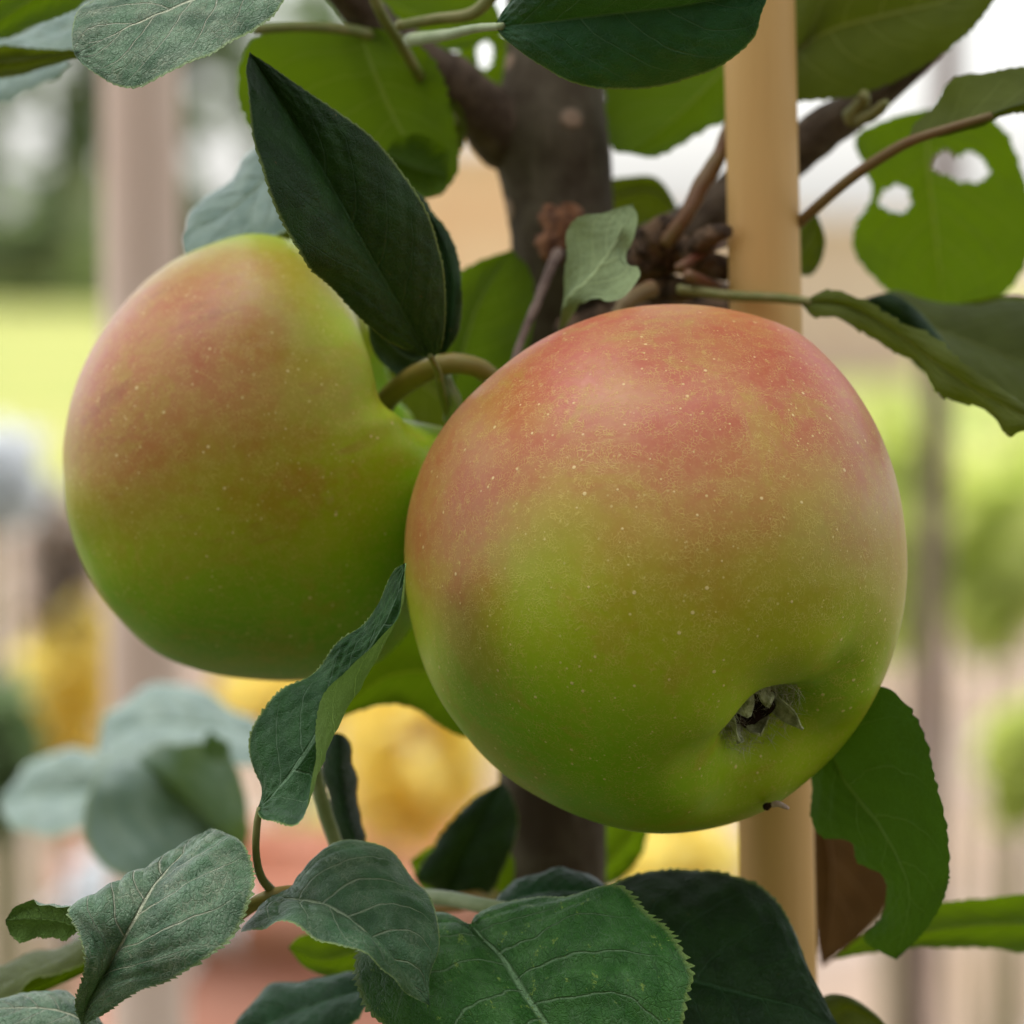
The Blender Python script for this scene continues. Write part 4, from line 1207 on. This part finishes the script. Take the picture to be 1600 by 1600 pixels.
    rus = np.zeros(len(V))
    rr = np.hypot(*(np.array([V @ cx, V @ cy])))
    zz = V @ ax
    rus = np.where(zz > 0, np.exp(-(rr / 0.20) ** 2) * 0.9, np.exp(-(rr / 0.085) ** 2) * 0.5)
    if russet_fn is not None:
        rus = np.maximum(rus, russet_fn(V))
    U = np.stack([np.repeat(np.linspace(0, 1, nt), npn), np.tile(np.linspace(0, 1, npn), nt)], 1)[:, ::-1]
    root = empty('apple', c, label, 'apple', None)
    link('skin', world, faces, mat, root, origin=c, uv=U, attrs={'skin': skin, 'blush': blush, 'russet': rus})
    frame = lambda p: c + (AX * p[0] + AY * p[1] - AZ * p[2]) * Rr
    return root, frame, ax, cx, cy, Rr


# blush, tan, olive, yellow green and leaf green of the skin
RED = (0.42, 0.078, 0.034)
PINK = (0.43, 0.135, 0.066)
ORG_ = (0.40, 0.155, 0.046)
TAN = (0.385, 0.210, 0.040)
OLV = (0.32, 0.29, 0.006)
YG = (0.31, 0.43, 0.003)
GRN = (0.20, 0.42, 0.002)
DGR = (0.145, 0.33, 0.002)

PROF = [(0.0, 0.50), (0.05, 0.53), (0.12, 0.62), (0.2, 0.76), (0.32, 0.88), (0.48, 0.92), (0.66, 0.85), (0.84, 0.66), (0.96, 0.36), (1.0, 0.05), (0.98, -0.25), (0.88, -0.55),
        (0.70, -0.78), (0.50, -0.895), (0.36, -0.905), (0.25, -0.87), (0.17, -0.80), (0.11, -0.745), (0.06, -0.72), (0.0, -0.715)]
OUT_F = [(1040, 475), (1140, 483), (1247, 518), (1330, 600), (1385, 700), (1412, 810), (1417, 900), (1405, 990), (1375, 1075), (1330, 1150), (1268, 1215), (1200, 1265), (1120, 1293),
         (1020, 1303), (930, 1285), (850, 1250), (780, 1205), (720, 1140), (675, 1070), (645, 980), (632, 880), (637, 800), (660, 725), (705, 650), (765, 590), (830, 540), (900, 505), (970, 483)]
SK_F = [(1080, 490, ORG_, .7), (960, 510, RED, .9), (1160, 550, RED, 1), (880, 580, RED, .9), (1050, 600, PINK, .9), (1280, 600, RED, .8), (760, 640, ORG_, .6), (900, 680, PINK, .7),
        (1180, 660, PINK, .8), (1330, 720, ORG_, .7), (1040, 720, PINK, .6), (820, 740, PINK, .5), (700, 740, ORG_, .5), (1200, 760, TAN, .5), (1390, 800, TAN, .4), (1330, 830, TAN, .35),
        (960, 800, TAN, .4), (720, 840, ORG_, .6), (660, 860, ORG_, .5), (850, 820, OLV, .3), (1080, 850, TAN, .35), (1230, 860, OLV, .25), (1380, 920, OLV, .15), (870, 900, YG, .05),
        (960, 920, OLV, .2), (1080, 940, OLV, .2), (720, 950, TAN, .4), (1200, 950, OLV, .12), (1320, 980, YG, .05), (800, 980, YG, .05), (660, 1000, YG, 0), (920, 1010, YG, .05),
        (1050, 1040, YG, .05), (1180, 1040, YG, 0), (1390, 1040, YG, 0), (740, 1080, GRN, 0), (860, 1110, GRN, 0), (980, 1130, GRN, 0), (1100, 1130, YG, 0), (1290, 1090, DGR, 0),
        (1300, 1180, YG, .02), (1060, 1220, GRN, 0), (920, 1220, GRN, 0), (1120, 1180, YG, .05), (1200, 1200, YG, .02), (1100, 1280, YG, 0), (980, 1290, GRN, 0), (800, 1180, GRN, 0),
        ((0, 0.9, -.4), 0, RED, .9), ((.7, 0, -.7), 0, OLV, .2), ((-.7, 0, -.7), 0, GRN, 0), ((0, -.7, -.7), 0, GRN, 0), ((0, 0, -1), 0, OLV, .2)]
apple_f, fr, axf, cxf, cyf, Rf = apple((1023, 888), 0.757, 402, (-0.475, 0.685, -0.553), PROF, OUT_F, SK_F, apple_mat('apple_skin_front', 0.0),
                                       'large red blushed apple in front, its hairy eye end towards the viewer', lobes=0.022, seed=0.6)

M['sepal'] = plain_mat('sepal', (0.20, 0.22, 0.09), (0.52, 0.55, 0.30), 620, 0.75, 0.2, 0.6, sheen=0.6)
M['sepal_dark'] = plain_mat('calyx_tube', (0.012, 0.008, 0.006), (0.04, 0.022, 0.014), 500, 0.9, 0.1, 0.6)
M['hair'] = plain_mat('hair', (0.40, 0.38, 0.26), (0.55, 0.52, 0.40), 500, 0.8, 0.2, 0.1)


def calyx(root, frame, ax, cx, cy):
    """eye of the fruit: a dark cup, five dried sepals and their hairs; ax is the stem direction"""
    down = -ax
    z0 = 0.735
    # cup
    v, f = [], []
    ns = 28
    prof = [(0.0, 0.712), (0.04, 0.716), (0.066, 0.730), (0.080, 0.762), (0.092, 0.775), (0.08, 0.70)]
    for r_, z_ in prof:
        for j in range(ns):
            a = 2 * math.pi * j / ns
            rr_ = r_ * (1 + 0.12 * math.sin(5 * a))
            v.append(frame(cx * rr_ * math.cos(a) + cy * rr_ * math.sin(a) + down * z_))
    cal = link('calyx', v, grid_faces(len(prof), ns, True), M['sepal_dark'], root, origin=frame(down * z0))
    rr0 = np.random.default_rng(5)
    specs = [(3.7, 0.29, 0.3), (4.95, 0.15, -0.6), (0.0, 0.19, 0.1), (1.25, 0.12, -1.0), (2.5, 0.14, -0.8)]
    for a0, ln, curl in specs:
        n_, m_ = 14, 7
        vv = []
        for i in range(n_):
            t = i / (n_ - 1)
            w = 0.050 * (1 - t) ** 0.75 * (1 + 0.35 * math.sin(math.pi * t)) + 0.002
            rr_ = 0.075 + 0.03 * t + curl * 0.05 * t * t
            zz = 0.735 + 0.74 * ln * t * (1 - 0.15 * t)
            rad_ = cx * math.cos(a0) + cy * math.sin(a0)
            tan_ = -cx * math.sin(a0) + cy * math.cos(a0)
            for j in range(m_):
                s = (j / (m_ - 1)) * 2 - 1
                cup = 0.020 * (1 - s * s) * (1 - 0.4 * t)
                wob = 0.006 * math.sin(7 * t + a0 * 3 + 2 * s)
                vv.append(frame(rad_ * (rr_ + cup + wob) + tan_ * (s * w + 0.02 * math.sin(3 * t + a0) * t) + down * zz))
        ff = grid_faces(n_, m_)
        o = link('sepal', vv, ff, M['sepal'], cal, origin=vv[m_ // 2])
        md = o.modifiers.new('thick', 'SOLIDIFY')
        md.thickness = 0.00028
    # hairs, a tangle nobody could count
    vv, ff = [], []
    for i in range(900):
        a = rr0.uniform(0, 2 * math.pi)
        r1 = rr0.uniform(0.08, 0.18)
        z1 = 0.745 + (r1 - 0.1) * 0.75
        p = cx * r1 * math.cos(a) + cy * r1 * math.sin(a) + down * z1
        dr = (down * rr0.uniform(0.2, 1) + cx * rr0.normal() * .7 + cy * rr0.normal() * .7)
        dr /= np.linalg.norm(dr)
        sd = np.cross(dr, rr0.normal(size=3))
        sd /= np.linalg.norm(sd)
        bend = rr0.normal(size=3) * 0.015
        ln = rr0.uniform(0.025, 0.085)
        w = 0.0011
        o = len(vv)
        for t in (0, .35, .7, 1):
            ctr = p + dr * ln * t + bend * t * t
            vv.append(frame(ctr - sd * w * (1.1 - t)))
            vv.append(frame(ctr + sd * w * (1.1 - t)))
        ff += [(o, o + 1, o + 3, o + 2), (o + 2, o + 3, o + 5, o + 4), (o + 4, o + 5, o + 7, o + 6)]
    link('calyx_hair', vv, ff, M['hair'], root, origin=frame(down * z0), kind='stuff')
    return cal


calyx(apple_f, fr, axf, cxf, cyf)
# stalk of the front apple, from the cavity on its far upper side to the spur
c0 = fr(axf * 0.5)
sp_end = Pz(900, 590, 122)
st = spline([c0, fr(axf * 0.78), fr(axf * 0.98 + np.array([0.12, -0.25, -0.25])), sp_end], 40)
v, f, uv = tube_data(st, np.full(40, 0.0014), 14, 0.08, 300)
link('stalk', v, f, M['stalk'], apple_f, origin=c0, uv=uv)
# a small dried scale clinging to the underside
sv, sf, _ = tube_data(spline([Pz(1203, 1258, 22), Pz(1216, 1256, 20), Pz(1232, 1263, 18)], 10), np.array([2.5, 4, 5, 5, 5, 5, 4.5, 4, 3.5, 2.5]) * pxm(0.745), 8, 0.3, 900)
link('dry_scale', sv, sf, plain_mat('scale', (0.45, 0.3, 0.25), (0.55, 0.42, 0.36), 600), apple_f)
sv, sf, _ = tube_data(spline([Pz(1195, 1262, 24), Pz(1200, 1259, 22), Pz(1206, 1257, 21)], 8), np.array([3, 5, 6, 6, 6, 5, 4, 3]) * pxm(0.745), 8, 0.2, 900)
link('dry_scale', sv, sf, M['sepal_dark'], apple_f)

# the apple behind, lying on its side: its stalk end points right, towards the other fruit
PROF_B = [(0.0, 0.54), (0.05, 0.545), (0.12, 0.56), (0.22, 0.61), (0.34, 0.69), (0.5, 0.75), (0.68, 0.74), (0.85, 0.58), (0.96, 0.32), (1.0, 0.03), (0.98, -0.27), (0.88, -0.55),
          (0.70, -0.76), (0.50, -0.86), (0.36, -0.87), (0.25, -0.83), (0.17, -0.77), (0.11, -0.72), (0.06, -0.70), (0.0, -0.695)]
OUT_B = [(390, 364), (320, 384), (250, 420), (182, 488), (132, 568), (106, 648), (99, 740), (108, 820), (138, 900), (185, 968), (240, 1018), (310, 1047), (390, 1061), (450, 1064), (530, 1058),
         (600, 1030), (660, 960), (455, 374), (500, 408), (545, 458), (580, 510), (602, 560), (609, 590), (616, 615), (626, 635), (655, 652), (690, 665)]
SK_B = [(400, 375, YG, .1), (300, 430, TAN, .4), (240, 500, ORG_, .6), (300, 500, PINK, .55), (380, 450, ORG_, .45), (460, 430, OLV, .2), (160, 580, PINK, .5), (240, 600, ORG_, .6), (340, 580, ORG_, .5),
        (440, 540, TAN, .4), (530, 520, YG, .1), (120, 680, TAN, .4), (200, 690, ORG_, .5), (300, 670, ORG_, .4), (400, 660, TAN, .4), (500, 640, OLV, .3), (580, 580, YG, .05), (150, 780, OLV, .2), (240, 770, TAN, .4),
        (340, 760, OLV, .45), (440, 740, OLV, .6), (540, 740, YG, .5), (610, 720, YG, .1), (120, 850, GRN, 0), (220, 850, YG, .1), (330, 840, YG, .2), (440, 830, OLV, .35), (550, 820, YG, .25), (640, 800, GRN, .05),
        (180, 930, GRN, 0), (300, 930, GRN, 0), (420, 920, GRN, 0), (540, 920, GRN, 0), (620, 900, GRN, 0), (250, 1000, DGR, 0), (380, 1020, DGR, 0), (500, 1020, DGR, 0),
        ((0, .8, -.6), 0, YG, .1), ((-.7, 0, -.7), 0, TAN, .3), ((0, -.7, -.7), 0, GRN, 0), ((.5, 0, -.85), 0, GRN, 0), ((1, .2, 0.1), 0, GRN, 0)]


def rimB(r_, z_, PH):
    # PH = 0 lies along cx; rim low towards the lens and above, high below
    b = np.exp(-((r_ - 0.42) / 0.26) ** 2) * (z_ > 0)
    tt, ss = r_ * np.cos(PH - RB_P), r_ * np.sin(PH - RB_P)
    u_ = np.clip((tt + 0.10) / 0.30, 0, 1)
    lobe = RB_A * u_ * u_ * (3 - 2 * u_) * np.exp(-(np.maximum(tt - 0.32, 0) / 0.36) ** 2) * np.exp(-(ss / 0.48) ** 2) * (z_ > 0)
    return b * RB_0 + lobe - 0.22 * np.exp(-((r_ - 0.40) / 0.24) ** 2) * (z_ > 0) * np.clip(np.cos(PH - RB_B), 0, 1)


axb = np.array([0.94, 0.27, 0.08])
axb /= np.linalg.norm(axb)
cxb = np.cross([0, 0, 1.0], axb)
cxb /= np.linalg.norm(cxb)
cyb = np.cross(axb, cxb)
tgt = np.array([0.15, -1.0, 0.0])           # where the rim stands highest
RB_P = math.atan2(np.dot(tgt, cyb), np.dot(tgt, cxb))
RB_A, RB_0 = 0.44, -0.09
RB_B = math.atan2(-cyb[2], -cxb[2])              # the side turned away from the lens
apple_b, frb, axb, cxb, cyb, Rb = apple((402, 714), 0.803, 350, axb, PROF_B, OUT_B, SK_B, apple_mat('apple_skin_back', 0.4, streak_amt=0.55),
                                        'green and russet pink apple on the left with its curved stalk showing', lobes=0.018, seed=1.9, keep_angles=[(-38, 8)], rim_fn=rimB)
c0 = frb(axb * 0.54)
st = [c0, Pz(612, 616, 68), Pz(652, 587, 62), Pz(700, 568, 56), Pz(740, 572, 56), Pz(770, 592, 62), Pz(800, 640, 80), Pz(815, 720, 110), Pz(830, 780, 130)]
rr_ = [17, 18, 18, 17, 16, 16, 17, 18, 18]
s = spline([list(p) + [q * pxm(0.78)] for p, q in zip(st, rr_)], 60)
v, f, uv = tube_data(s[:, :3], s[:, 3], 18, 0.05, 200)
link('stalk', v, f, M['stalk'], apple_b, origin=c0, uv=uv)
